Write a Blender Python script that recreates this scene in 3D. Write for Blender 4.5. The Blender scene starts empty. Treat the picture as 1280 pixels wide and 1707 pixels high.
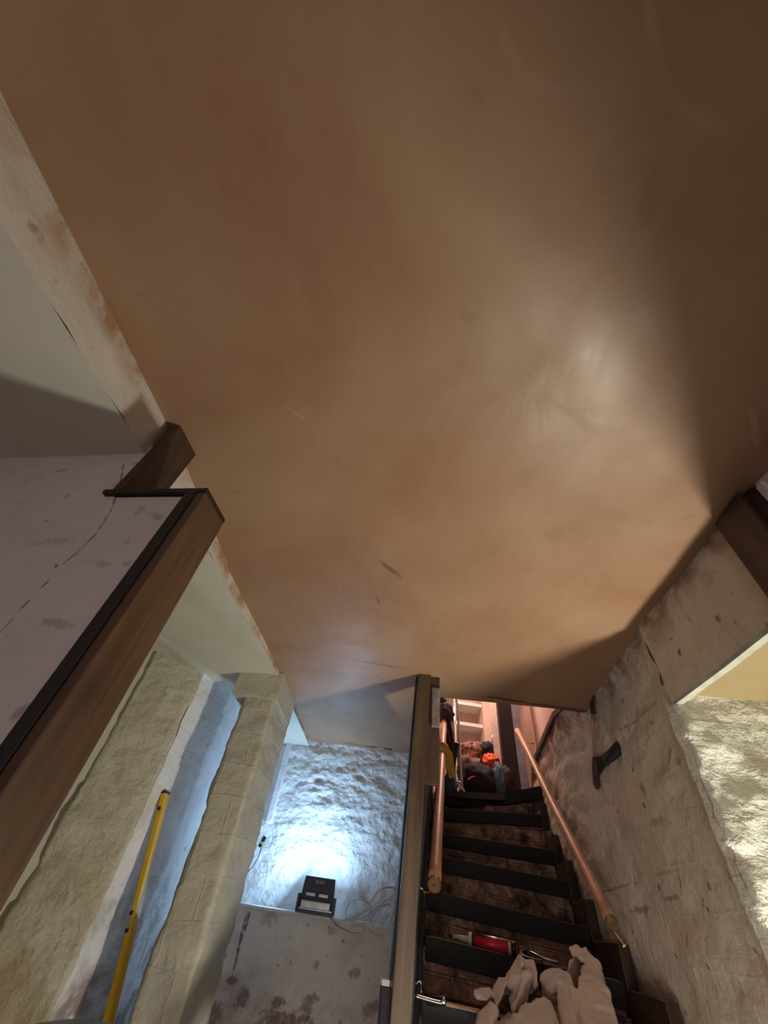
import bpy, bmesh, math, random
from mathutils import Vector, Matrix, noise
random.seed(7)
sc = bpy.context.scene
COL = sc.collection
E = 1.3                                   # height of the camera above the cellar floor

# ------------------------------------------------------------------ camera
F = 640.0; PX, PY = 640.0, 853.5
_up = Vector((95.0, -613.5, F)).normalized()          # world up, right and forward seen in image axes
_fw = (Vector((0, 0, 1)) - _up * _up.z).normalized()
_rt = _fw.cross(_up)
if _rt.x < 0: _rt = -_rt
def ray(px, py):
    d = Vector((px - PX, py - PY, F)); return Vector((d.dot(_rt), d.dot(_fw), d.dot(_up)))
def at(px, py, Y):                        # point at distance Y ahead of the camera
    r = ray(px, py); r = r * (Y / r.y); return Vector((r.x, r.y, r.z + E))
def atz(px, py, z):                       # point at height z (relative to the eye)
    r = ray(px, py); r = r * (z / r.z); return Vector((r.x, r.y, r.z + E))
cd = bpy.data.cameras.new('camera'); cam = bpy.data.objects.new('camera', cd); COL.objects.link(cam)
cd.sensor_fit = 'HORIZONTAL'; cd.sensor_width = 36; cd.lens = 36 * F / 1280; cd.clip_start = 0.02
X = Vector((_rt.x, _fw.x, _up.x)); Yd = Vector((_rt.y, _fw.y, _up.y)); Zf = Vector((_rt.z, _fw.z, _up.z))
cam.matrix_world = Matrix(((X.x, -Yd.x, -Zf.x, 0), (X.y, -Yd.y, -Zf.y, 0), (X.z, -Yd.z, -Zf.z, E), (0, 0, 0, 1)))
sc.camera = cam

# ------------------------------------------------------------------ light
wd = bpy.data.worlds.new('world'); sc.world = wd; wd.use_nodes = True
wd.node_tree.nodes['Background'].inputs[0].default_value = (1.0, 0.88, 0.87, 1)
wd.node_tree.nodes['Background'].inputs[1].default_value = 0.10
def area(name, loc, direction, size, power, color, spread=180):
    l = bpy.data.lights.new(name, 'AREA'); l.shape = 'DISK'; l.size = size; l.energy = power; l.color = color
    l.spread = math.radians(spread)
    o = bpy.data.objects.new(name, l); COL.objects.link(o); o.location = loc
    o.rotation_euler = Vector(direction).to_track_quat('-Z', 'Y').to_euler(); return o
area('work_light_in_right_recess', (1.40, 1.08, E - 1.0), (-0.22, 0.55, 0.82), 0.16, 44, (1.0, 0.95, 0.80))
area('stairwell_lamp', (1.35, 4.45, E + 2.55), (0.05, 0.1, -1), 0.5, 25, (1.0, 0.68, 0.54))
area('added_fill_behind', (-1.0, -2.7, E - 0.35), (0.42, 1, 0.02), 1.5, 8, (1.0, 0.88, 0.86), 110)  # added soft fill behind the camera
area('added_low_fill', (0.30, 0.75, E - 1.1), (0.50, 1, 0.22), 0.9, 10.5, (1.0, 0.86, 0.72), 130)  # added fill lamp low in the room; the floor itself throws no such light
vs = sc.view_settings
vs.view_transform = 'Standard'; vs.look = 'None'; vs.exposure = 0.0; vs.gamma = 1.0; vs.use_curve_mapping = False

# ------------------------------------------------------------------ materials
def new_mat(name):
    m = bpy.data.materials.new(name); m.use_nodes = True; nt = m.node_tree
    return m, nt, nt.nodes['Principled BSDF']
def N(nt, t, **kw):
    n = nt.nodes.new(t)
    for k, v in kw.items(): setattr(n, k, v)
    return n
def noise_n(nt, vec, scale, detail=5, rough=.55, dist=0):
    n = N(nt, 'ShaderNodeTexNoise'); n.inputs['Scale'].default_value = scale; n.inputs['Detail'].default_value = detail
    n.inputs['Roughness'].default_value = rough; n.inputs['Distortion'].default_value = dist
    nt.links.new(vec, n.inputs['Vector']); return n.outputs['Fac']
def ramp(nt, fac, stops):
    r = N(nt, 'ShaderNodeValToRGB'); el = r.color_ramp.elements
    while len(el) > 1: el.remove(el[0])
    el[0].position = stops[0][0]; el[0].color = (*stops[0][1], 1)
    for p, c in stops[1:]:
        e = el.new(p); e.color = (*c, 1)
    nt.links.new(fac, r.inputs[0]); return r.outputs[0]
def mix(nt, fac, a, b):
    m = N(nt, 'ShaderNodeMix', data_type='RGBA')
    if isinstance(fac, float): m.inputs[0].default_value = fac
    else: nt.links.new(fac, m.inputs[0])
    for s, v in ((6, a), (7, b)):
        if isinstance(v, tuple): m.inputs[s].default_value = (*v, 1)
        else: nt.links.new(v, m.inputs[s])
    return m.outputs[2]
def math_n(nt, op, a, b):
    m = N(nt, 'ShaderNodeMath', operation=op)
    for i, v in enumerate((a, b)):
        if isinstance(v, (int, float)): m.inputs[i].default_value = v
        else: nt.links.new(v, m.inputs[i])
    return m.outputs[0]
def bump(nt, h, strength, dist, prev=None):
    b = N(nt, 'ShaderNodeBump'); b.inputs['Strength'].default_value = strength; b.inputs['Distance'].default_value = dist
    nt.links.new(h, b.inputs['Height'])
    if prev is not None: nt.links.new(prev, b.inputs['Normal'])
    return b.outputs[0]
def coords(nt, kind='Object', scale=(1, 1, 1), rot=(0, 0, 0)):
    t = N(nt, 'ShaderNodeTexCoord'); m = N(nt, 'ShaderNodeMapping'); m.inputs['Scale'].default_value = scale
    m.inputs['Rotation'].default_value = rot
    nt.links.new(t.outputs[kind], m.inputs[0]); return m.outputs[0]
W3 = (1, 1, 1); B3 = (0, 0, 0)

def ellipse_mask(nt, sx, cx, cy, ang, a, b_, wob=None):
    ca, sa = math.cos(ang), math.sin(ang)
    dx = math_n(nt, 'SUBTRACT', sx[0], cx); dy = math_n(nt, 'SUBTRACT', sx[1], cy)
    u = math_n(nt, 'ADD', math_n(nt, 'MULTIPLY', dx, ca / a), math_n(nt, 'MULTIPLY', dy, sa / a))
    w = math_n(nt, 'ADD', math_n(nt, 'MULTIPLY', dx, -sa / b_), math_n(nt, 'MULTIPLY', dy, ca / b_))
    d = math_n(nt, 'ADD', math_n(nt, 'MULTIPLY', u, u), math_n(nt, 'MULTIPLY', w, w))
    if wob is not None: d = math_n(nt, 'ADD', d, wob)
    return ramp(nt, d, [(.10, W3), (.55, (.6,) * 3), (1.15, B3)])
def seg_mark(p0, p1, axes, w, col, k):
    a0, a1 = axes; dx, dy = p1[a0] - p0[a0], p1[a1] - p0[a1]
    return ((p0[a0] + p1[a0]) / 2, (p0[a1] + p1[a1]) / 2, math.atan2(dy, dx), max(w, math.hypot(dx, dy) / 2 * 1.15), w, col, k)
def on_plan(px, py, A, B):
    q = ray(px, py); d = (B[0] - A[0], B[1] - A[1]); n = (d[1], -d[0]); t_ = (n[0] * A[0] + n[1] * A[1]) / (n[0] * q.x + n[1] * q.y)
    return Vector((q.x * t_, q.y * t_, q.z * t_ + E))
def painted(name, col, stain=(.25, .17, .10), s_amt=.35, s_scale=2.2, bumpd=.012, bs=14, brick=.5, rough=.75, dark=(.08, .06, .05), spots=.5, low_stain=None, top_stain=None, marks=None, axes=(1, 2), vscale=(.7, .5, 1.5), bw=.23, bh=.078):
    m, nt, p = new_mat(name); v = coords(nt); uv = coords(nt, 'UV')
    n1 = noise_n(nt, v, s_scale, 8, .65, .6)
    f = ramp(nt, n1, [(.50, B3), (.74, (s_amt,) * 3)])
    c = mix(nt, f, col, stain)
    n2 = noise_n(nt, v, 6.5, 4, .6)
    c = mix(nt, ramp(nt, n2, [(.35, (0, 0, 0)), (.7, (.18,) * 3)]), c, tuple(x * .72 for x in col))
    n3 = noise_n(nt, v, 17, 3, .5)
    c = mix(nt, ramp(nt, n3, [(.67, B3), (.74, (spots,) * 3)]), c, dark)
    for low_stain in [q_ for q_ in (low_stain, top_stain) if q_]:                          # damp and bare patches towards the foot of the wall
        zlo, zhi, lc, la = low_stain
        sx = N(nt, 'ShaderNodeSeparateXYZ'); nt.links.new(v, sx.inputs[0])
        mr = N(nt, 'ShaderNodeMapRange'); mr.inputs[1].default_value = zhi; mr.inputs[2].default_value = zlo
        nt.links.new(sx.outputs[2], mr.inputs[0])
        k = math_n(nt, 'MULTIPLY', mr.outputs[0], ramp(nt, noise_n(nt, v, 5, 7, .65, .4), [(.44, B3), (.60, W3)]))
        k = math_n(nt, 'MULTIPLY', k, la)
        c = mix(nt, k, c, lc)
    if marks:
        sp_ = N(nt, 'ShaderNodeSeparateXYZ'); nt.links.new(v, sp_.inputs[0]); sx = [sp_.outputs[axes[0]], sp_.outputs[axes[1]]]
        wob = math_n(nt, 'MULTIPLY', math_n(nt, 'SUBTRACT', noise_n(nt, v, 38, 6, .65), .5), 4.5)
        for (cx, cy, an, a, b_, col_, k_) in marks: c = mix(nt, math_n(nt, 'MULTIPLY', ellipse_mask(nt, sx, cx, cy, an, a, b_, wob), k_), c, col_)
    nt.links.new(c, p.inputs['Base Color'])
    b = N(nt, 'ShaderNodeTexBrick'); b.inputs['Scale'].default_value = 1; b.inputs['Mortar Size'].default_value = .007
    b.inputs['Brick Width'].default_value = bw; b.inputs['Row Height'].default_value = bh; b.inputs['Mortar Smooth'].default_value = 1
    wob = N(nt, 'ShaderNodeVectorMath', operation='ADD'); nn = N(nt, 'ShaderNodeTexNoise'); nn.inputs['Scale'].default_value = 7
    nt.links.new(uv, nn.inputs['Vector']); sc_ = N(nt, 'ShaderNodeVectorMath', operation='SCALE'); sc_.inputs['Scale'].default_value = .035
    nt.links.new(nn.outputs['Color'], sc_.inputs[0]); nt.links.new(uv, wob.inputs[0]); nt.links.new(sc_.outputs[0], wob.inputs[1])
    nt.links.new(wob.outputs[0], b.inputs['Vector'])
    hb = math_n(nt, 'MULTIPLY', b.outputs['Fac'], -brick)
    big = noise_n(nt, v, bs, 6, .6, .3); med = noise_n(nt, coords(nt, scale=vscale), 9, 5, .6, .15)
    h = math_n(nt, 'ADD', hb, math_n(nt, 'ADD', big, med))
    nt.links.new(bump(nt, h, 1.0, bumpd), p.inputs['Normal'])
    p.inputs['Roughness'].default_value = rough
    return m

def ring_mask(nt, sx, cx, cy, rad, w, ax=-.4, ay=.9):
    dx = math_n(nt, 'SUBTRACT', sx[0], cx); dy = math_n(nt, 'SUBTRACT', sx[1], cy)
    d = math_n(nt, 'SQRT', math_n(nt, 'ADD', math_n(nt, 'MULTIPLY', dx, dx), math_n(nt, 'MULTIPLY', dy, dy)), 0)
    g = ramp(nt, math_n(nt, 'MULTIPLY', math_n(nt, 'ABSOLUTE', math_n(nt, 'SUBTRACT', d, rad), 0), 1 / w), [(0, W3), (1, B3)])
    dot = math_n(nt, 'ADD', math_n(nt, 'MULTIPLY', dx, ax / rad), math_n(nt, 'MULTIPLY', dy, ay / rad))
    return math_n(nt, 'MULTIPLY', g, ramp(nt, dot, [(.70, B3), (.88, W3)]))
def plaster_mat(name, c1, c2, c3, rough=.42, marks=False):
    m, nt, p = new_mat(name); v = coords(nt)
    n1 = noise_n(nt, v, 1.6, 6, .6, .8)
    c = ramp(nt, n1, [(.30, c1), (.52, c2), (.75, c3)])
    st = noise_n(nt, coords(nt, scale=(9, 1.3, 1), rot=(0, 0, -.14)), 2.2, 6, .65, .3)
    c = mix(nt, ramp(nt, st, [(.5, B3), (.72, (.30,) * 3)]), c, c3)
    sp = noise_n(nt, v, 11, 3, .5)
    c = mix(nt, ramp(nt, sp, [(.70, B3), (.76, (.25,) * 3)]), c, tuple(x * .6 for x in c1))
    mk = None
    if marks:                              # smears, scuffs and trowel rings left in the wet plaster
        sp_ = N(nt, 'ShaderNodeSeparateXYZ'); nt.links.new(v, sp_.inputs[0]); sx = sp_.outputs
        wob = math_n(nt, 'MULTIPLY', math_n(nt, 'SUBTRACT', noise_n(nt, v, 28, 4), .5), 1.6)
        for (cx, cy, an, a, b_, col, k) in ((.063, 1.297, .70, .085, .016, (.16, .075, .03), .8), (.036, 1.545, 1.1, .035, .012, (.16, .075, .03), .8),
                (.115, 2.21, .052, .21, .012, (.12, .09, .075), .8), (.175, 2.47, .3, .022, .03, (.15, .13, .12), .7), (.23, 2.47, .3, .015, .025, (.15, .13, .12), .7),
                (.05, 1.815, .2, .05, .06, (.22, .15, .11), .35), (.12, 2.38, 1.0, .05, .012, (.15, .12, .10), .7), (.95, .45, .8, .10, .010, (.45, .30, .2), .5),
                (.62, .95, .4, .05, .05, (.24, .13, .08), .4), (-.3, .62, .5, .05, .006, (.5, .33, .22), .4)):
            e_ = ellipse_mask(nt, sx, cx, cy, an, a, b_, wob); c = mix(nt, math_n(nt, 'MULTIPLY', e_, k), c, col)
        mk = math_n(nt, 'MULTIPLY', math_n(nt, 'ADD', ring_mask(nt, sx, .183, -.227, .142, .014), ring_mask(nt, sx, .484, -.306, .233, .014, -.64, .77)), ramp(nt, noise_n(nt, v, 6, 2), [(.35, (.15,) * 3), (.6, W3)]))
        c = mix(nt, math_n(nt, 'MULTIPLY', mk, .35), c, (.50, .33, .24))
    nt.links.new(c, p.inputs['Base Color'])
    r = ramp(nt, noise_n(nt, v, 3.5, 5, .6, .5), [(.3, (rough - .06,) * 3), (.7, (rough + .14,) * 3)])
    nt.links.new(r, p.inputs['Roughness'])
    h = math_n(nt, 'ADD', noise_n(nt, v, 5, 4, .5, 1.0), math_n(nt, 'MULTIPLY', st, .12))
    nt.links.new(bump(nt, h, .5, .006), p.inputs['Normal'])
    p.inputs['Specular IOR Level'].default_value = .5
    return m

def wood_mat(name, c1, c2, rough=.5, axis='Z', scale=1.0, bumpd=.002, patch=None):
    m, nt, p = new_mat(name)
    s = {'X': (1.2, 14, 14), 'Y': (14, 1.2, 14), 'Z': (14, 14, 1.2)}[axis]
    v = coords(nt, scale=tuple(k * scale for k in s))
    n1 = noise_n(nt, v, 2.0, 6, .6, .6); c = ramp(nt, n1, [(.3, c1), (.68, c2)])
    v2 = coords(nt); n2 = noise_n(nt, v2, 4, 5, .6, .5)
    c = mix(nt, ramp(nt, n2, [(.45, B3), (.75, (.55,) * 3)]), c, tuple(k * .55 for k in c1))
    if patch: c = mix(nt, ramp(nt, noise_n(nt, v2, 9, 3, .5), [(.66, B3), (.70, W3)]), c, patch)
    nt.links.new(c, p.inputs['Base Color']); p.inputs['Roughness'].default_value = rough
    nt.links.new(bump(nt, n1, .6, bumpd), p.inputs['Normal']); return m

def simple(name, col, rough=.5, metal=0.0, var=.15, scale=20, bumpd=.0008, bs=40):
    m, nt, p = new_mat(name); v = coords(nt)
    c = mix(nt, ramp(nt, noise_n(nt, v, scale, 4), [(.35, B3), (.7, W3)]), tuple(k * (1 - var) for k in col), tuple(min(1, k * (1 + var)) for k in col))
    nt.links.new(c, p.inputs['Base Color']); p.inputs['Roughness'].default_value = rough; p.inputs['Metallic'].default_value = metal
    nt.links.new(bump(nt, noise_n(nt, v, bs, 3), .5, bumpd), p.inputs['Normal']); return m

M = {}
PA_, PB_ = (-.446, .69), (-1.245, .866)
def wa(*q): return on_plan(*q, PA_, PB_)
DK = (.15, .125, .125)
mk_a = [seg_mark(wa(x0, y0), wa(x1, y1), (0, 2), w_, DK, k_) for x0, y0, x1, y1, w_, k_ in (
    (207, 770, 198, 815, .0035, .8), (198, 815, 185, 850, .004, .8), (185, 850, 160, 890, .004, .7), (160, 890, 130, 920, .003, .8), (130, 920, 98, 945, .003, .8),
    (95, 940, 92, 948, .005, 1), (85, 965, 66, 985, .0035, .9), (52, 1000, 30, 1022, .004, .9), (25, 1028, 0, 1055, .003, .5), (85, 787, 112, 784, .006, .5),
    (245, 855, 275, 865, .009, .4), (145, 935, 190, 945, .010, .4), (75, 1035, 120, 1045, .010, .4), (205, 940, 222, 940, .008, .35), (20, 1197, 55, 1175, .010, .5), (70, 870, 82, 868, .006, .4),
    (220, 775, 236, 772, .004, .7), (165, 1034, 172, 1034, .004, .6), (60, 905, 130, 900, .012, .25))]
YF = 3.68
mk_f = [seg_mark(at(*p0, YF), at(*p1, YF), (0, 2), w_, c_, k_) for p0, p1, w_, c_, k_ in (
    ((418, 1512), (405, 1560), .014, (.13, .06, .04), .9), ((409, 1540), (393, 1590), .012, (.16, .08, .05), .8), ((400, 1570), (383, 1640), .010, (.20, .10, .07), .8), ((412, 1512), (398, 1570), .005, (.04, .02, .02), .8),
    ((502, 1538), (495, 1585), .035, (.72, .70, .62), .7), ((375, 1636), (398, 1634), .02, (.16, .06, .04), .8), ((450, 1670), (480, 1672), .03, (.12, .07, .06), .8), ((500, 1690), (530, 1655), .04, (.14, .09, .08), .7),
    ((390, 1670), (415, 1660), .04, (.17, .14, .12), .8), ((360, 1600), (375, 1590), .03, (.2, .13, .10), .7), ((580, 1622), (600, 1620), .025, (.2, .15, .13), .7), ((430, 1535), (465, 1530), .04, (.3, .27, .25), .6), ((545, 1555), (560, 1548), .03, (.3, .28, .27), .7),
    ((430, 1700), (520, 1707), .05, (.17, .08, .06), .8), ((600, 1690), (630, 1670), .03, (.22, .14, .11), .7), ((525, 1600), (530, 1615), .02, (.2, .17, .16), .7), ((340, 1690), (365, 1700), .06, (.2, .10, .08), .7))]
WR_ = lambda px, py: on_plan(px, py, (1.195, 1.42), (1.43, 2.35)) if px > 990 else on_plan(px, py, (1.43, 2.35), (1.60, 3.4))
mk_r = [seg_mark(WR_(*p0), WR_(*p1), (1, 2), w_, c_, k_) for p0, p1, w_, c_, k_ in (
    ((1056, 1278), (1058, 1288), .016, (.04, .02, .015), 1), ((1073, 1305), (1076, 1328), .028, (.30, .18, .12), .8), ((1075, 1340), (1076, 1345), .014, (.15, .08, .06), .9), ((1122, 1260), (1127, 1275), .018, (.28, .20, .15), .7),
    ((1085, 1375), (1110, 1365), .016, (.28, .20, .14), .6), ((1130, 1450), (1137, 1500), .010, (.20, .14, .10), .8), ((1098, 1478), (1101, 1483), .014, (.10, .07, .05), .9), ((1058, 1520), (1080, 1512), .012, (.24, .18, .14), .8), ((1100, 1500), (1135, 1495), .008, (.25, .19, .15), .7),
    ((1174, 1512), (1178, 1520), .012, (.08, .06, .05), .9), ((1178, 1470), (1182, 1482), .014, (.2, .15, .12), .8), ((1180, 1605), (1184, 1617), .010, (.10, .08, .06), .9), ((1120, 1590), (1130, 1600), .008, (.2, .15, .12), .8),
    ((1060, 1200), (1095, 1165), .006, (.25, .2, .17), .7), ((1035, 1220), (1062, 1198), .006, (.25, .2, .17), .7), ((1000, 1500), (1065, 1470), .007, (.27, .21, .17), .7), ((1090, 1460), (1130, 1450), .008, (.3, .23, .19), .6),
    ((1150, 1530), (1160, 1535), .02, (.32, .24, .17), .6), ((1040, 1640), (1075, 1680), .03, (.36, .28, .18), .5), ((1170, 1450), (1175, 1455), .01, (.12, .09, .07), .8), ((1120, 1081), (1123, 1092), .010, (.10, .05, .04), .9), ((1108, 1062), (1110, 1066), .008, (.10, .05, .04), .9))]
M['plaster'] = plaster_mat('fresh_plaster', (.28, .145, .082), (.325, .190, .112), (.375, .235, .150), marks=True)
M['plaster2'] = plaster_mat('lamplit_plaster', (.25, .185, .09), (.28, .21, .105), (.31, .235, .12), rough=.55)  # same plaster as the ceiling, with the lamp's yellow light put into its colour
M['cream_ceiling'] = painted('cream_paint', (.60, .58, .49), stain=(.45, .38, .25), s_amt=.12, bumpd=.002, bs=5, brick=0, spots=0)
M['strip'] = painted('cream_beam_paint', (.62, .57, .50), stain=(.50, .28, .12), s_amt=.55, s_scale=3.2, bumpd=.006, bs=12, brick=0, spots=.5, top_stain=(2.31, 2.22, (.40, .22, .11), 1.6))
M['wall_pink'] = painted('greyed_white_brick', (.60, .52, .50), stain=(.33, .27, .26), s_amt=.4, s_scale=3, bumpd=.010, bs=12, brick=.04, spots=.35, dark=(.16, .13, .13), marks=mk_a, axes=(0, 2))
M['wall_L'] = painted('cream_brick', (.58, .55, .45), stain=(.36, .28, .14), s_amt=.6, s_scale=4.0, bumpd=.018, bs=15, brick=.06, spots=.45, dark=(.20, .16, .10), low_stain=(.75, 1.65, (.33, .23, .11), .85))
M['pillar'] = painted('cream_pillar_paint', (.43, .41, .35), stain=(.42, .38, .30), s_amt=.3, bumpd=.014, bs=10, brick=.10, spots=.2, dark=(.25, .22, .18), bw=.21, bh=.15)
M['recess'] = painted('white_alcove_paint', (.72, .71, .72), stain=(.38, .30, .26), s_amt=.35, s_scale=4, bumpd=.010, bs=14, brick=.08, spots=.6, dark=(.18, .15, .14), low_stain=(.95, 1.55, (.27, .21, .19), .95))
M['wall_far'] = painted('rough_white_stone', (.76, .76, .76), stain=(.45, .38, .34), s_amt=.25, s_scale=5, bumpd=.022, bs=22, brick=.03, spots=.25, dark=(.30, .22, .16))
M['wall_low'] = painted('stained_grey_render', (.66, .62, .58), stain=(.26, .20, .17), s_amt=.55, s_scale=4.5, bumpd=.008, bs=14, brick=.1, spots=.75, dark=(.12, .09, .08), low_stain=(.60, 1.05, (.17, .095, .07), .9), marks=mk_f, axes=(0, 2))
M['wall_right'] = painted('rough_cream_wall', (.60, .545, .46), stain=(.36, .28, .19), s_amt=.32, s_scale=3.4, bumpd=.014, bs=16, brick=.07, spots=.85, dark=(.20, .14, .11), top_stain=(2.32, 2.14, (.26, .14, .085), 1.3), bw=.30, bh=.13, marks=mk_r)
M['wall_bright'] = painted('rough_lit_stone', (.60, .60, .53), stain=(.42, .36, .22), s_amt=.35, s_scale=4, bumpd=.022, bs=16, brick=.04, spots=.4, dark=(.25, .20, .13), bw=.4, bh=.16)
M['pink_wall'] = painted('upstairs_paint', (.66, .47, .40), s_amt=.1, bumpd=.002, bs=6, brick=0, spots=0)
M['white_paint'] = simple('white_gloss_paint', (.72, .70, .66), .4, var=.06)
M['timber'] = wood_mat('stained_timber', (.060, .030, .016), (.125, .066, .032), .4, 'Z')
M['timber_dark'] = wood_mat('dark_timber', (.028, .014, .009), (.075, .036, .02), .5, 'Z', patch=(.13, .09, .07))
M['timber_black'] = wood_mat('black_timber', (.010, .006, .005), (.022, .012, .010), .55, 'Z')
M['post'] = wood_mat('olive_brown_timber', (.045, .028, .015), (.10, .066, .034), .32, 'Z')
M['navy'] = wood_mat('dark_painted_board', (.004, .004, .009), (.008, .009, .018), .6, 'Z')
M['nosing'] = wood_mat('blackened_tread_timber', (.004, .004, .005), (.011, .010, .010), .75, 'X')
M['stringer'] = wood_mat('brown_stair_timber', (.022, .012, .009), (.055, .030, .020), .5, 'Z')
M['rail'] = wood_mat('varnished_pine', (.52, .24, .12), (.72, .42, .25), .42, 'Y', scale=.7)
M['rail_end'] = simple('worn_rail_end', (.20, .12, .05), .4)
M['brass'] = simple('brass', (.65, .48, .22), .25, 1.0)
M['floor'] = simple('concrete_floor', (.30, .27, .25), .8, var=.25, scale=3)
M['black'] = simple('black_plastic', (.012, .012, .014), .35)
M['black_metal'] = simple('black_powder_coat', (.045, .05, .075), .45)
M['steel'] = simple('steel', (.55, .56, .58), .25, 1.0)
M['alu'] = simple('pale_aluminium', (.62, .64, .68), .35, .6)
M['cable'] = simple('white_cable', (.62, .60, .57), .45)
M['wire'] = simple('dark_wire', (.03, .03, .035), .5)
M['level_y'] = simple('yellow_enamel', (.68, .43, .02), .35, var=.06)
M['level_side'] = simple('ochre_enamel', (.50, .28, .012), .4, var=.06)
M['green'] = simple('green_vial', (.22, .26, .12), .2)
M['red'] = simple('red_cartridge', (.60, .02, .035), .35, var=.05)
M['white_plastic'] = simple('white_plastic', (.62, .56, .52), .4)
M['sheet'] = simple('cotton_dust_sheet', (.62, .52, .46), .9, var=.12, scale=9, bumpd=.0015, bs=120)
M['rag'] = simple('yellow_cloth', (.48, .30, .05), .85, var=.2)
M['coat'] = simple('dark_coat', (.045, .028, .035), .85, var=.3)
M['coat2'] = simple('black_coat', (.012, .011, .014), .85, var=.3)
M['teal'] = simple('teal_fabric', (.01, .06, .07), .8)
M['blue_bag'] = simple('blue_fabric', (.045, .11, .17), .7, var=.25)
M['orange'] = simple('orange_fabric', (.85, .10, .025), .6, var=.15)
M['redc'] = simple('red_fabric', (.70, .03, .04), .7)
M['brown_bag'] = simple('brown_fabric', (.16, .08, .06), .8, var=.3)
M['overlay'] = simple('grey_overlay', (.20, .175, .155), .6, var=.4, scale=14)
M['matte_brown'] = simple('matte_brown', (.045, .028, .022), .95, var=.3)
M['matte_black'] = simple('matte_black', (.018, .016, .018), 1.0)
M['soffit'] = simple('cream_soffit', (.40, .40, .33), .6)
M['filler'] = simple('pink_filler', (.30, .20, .165), .6, var=.35, scale=30, bumpd=.003)
M['card'] = simple('pale_cardboard', (.55, .45, .40), .8)
M['blue_white'] = simple('pale_blue_paint', (.50, .55, .72), .5)
m, nt, p = new_mat('old_brick'); v = coords(nt, 'UV')
b = N(nt, 'ShaderNodeTexBrick'); b.inputs['Scale'].default_value = 1; b.inputs['Brick Width'].default_value = .22; b.inputs['Row Height'].default_value = .07
b.inputs['Mortar Size'].default_value = .008; b.inputs['Mortar Smooth'].default_value = .6
b.inputs['Color1'].default_value = (.40, .20, .13, 1); b.inputs['Color2'].default_value = (.28, .16, .11, 1); b.inputs['Mortar'].default_value = (.33, .22, .16, 1)
nt.links.new(v, b.inputs['Vector']); ob = coords(nt)
c = mix(nt, ramp(nt, noise_n(nt, ob, 13, 5, .65, .5), [(.46, B3), (.60, (.8,) * 3)]), b.outputs['Color'], (.60, .45, .32))
c = mix(nt, ramp(nt, noise_n(nt, ob, 7, 5, .65), [(.36, W3), (.52, B3)]), c, (.06, .035, .03))
nt.links.new(c, p.inputs['Base Color']); p.inputs['Roughness'].default_value = .8
nt.links.new(bump(nt, math_n(nt, 'ADD', math_n(nt, 'MULTIPLY', b.outputs['Fac'], -.6), noise_n(nt, ob, 20, 5, .6)), 1, .02), p.inputs['Normal'])
M['brick'] = m
m, nt, p = new_mat('floral_fabric'); v = coords(nt)
c = ramp(nt, noise_n(nt, v, 22, 3), [(.38, (.05, .03, .025)), (.48, (.20, .08, .07)), (.56, (.27, .18, .13)), (.66, (.55, .06, .05))])
nt.links.new(c, p.inputs['Base Color']); p.inputs['Roughness'].default_value = .85; M['floral'] = m

# ------------------------------------------------------------------ builders
def link(name, me, mat, parent=None, smooth=True):
    o = bpy.data.objects.new(name, me); COL.objects.link(o)
    if mat is not None: me.materials.append(mat)
    if smooth:
        for f in me.polygons: f.use_smooth = True
    if parent is not None:
        o.parent = parent; o.matrix_parent_inverse = parent.matrix_basis.inverted()
    return o
def obj(name, bm, mat, parent=None, smooth=False):
    bmesh.ops.recalc_face_normals(bm, faces=bm.faces)
    me = bpy.data.meshes.new(name); bm.to_mesh(me); bm.free()
    o = link(name, me, mat, parent, smooth)
    if smooth == 'auto':
        pass
    return o
def tag(o, label=None, cat=None, group=None, kind=None):
    if label: o['label'] = label
    if cat: o['category'] = cat
    if group: o['group'] = group
    if kind: o['kind'] = kind
    return o
def thing(name, loc, label, cat, group=None):
    o = bpy.data.objects.new(name, None); COL.objects.link(o); o.location = loc; o.empty_display_size = .1
    return tag(o, label, cat, group)
def struct(name, bm, mat, parent=None, smooth=False):
    o = obj(name, bm, mat, parent, smooth)
    if parent is None: o['kind'] = 'structure'
    return o
def box8(bm, pts, bevel=0.0, uv=True):
    """eight corners: bottom four then top four, same order"""
    vs_ = [bm.verts.new(p) for p in pts]
    fs = [bm.faces.new([vs_[i] for i in q]) for q in ((0, 3, 2, 1), (4, 5, 6, 7), (0, 1, 5, 4), (1, 2, 6, 5), (2, 3, 7, 6), (3, 0, 4, 7))]
    if bevel:
        es = list({e for f in fs for e in f.edges})
        bmesh.ops.bevel(bm, geom=es, offset=bevel, segments=2, affect='EDGES', profile=.6)
def prism(bm, plan, z0, z1, bevel=0.0):
    """plan: four xy corners; z relative to eye"""
    box8(bm, [(x, y, z0 + E) for x, y in plan] + [(x, y, z1 + E) for x, y in plan], bevel)
def nz(x, y, z, s, o=4):
    return noise.fractal(Vector((x * s, y * s, z * s)), 1.0, 2.0, o)
def course(z, k, h=.075):
    r = random.Random(int(math.floor(z / h)) * 7919 + k); return r.uniform(-1, 1)
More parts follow.
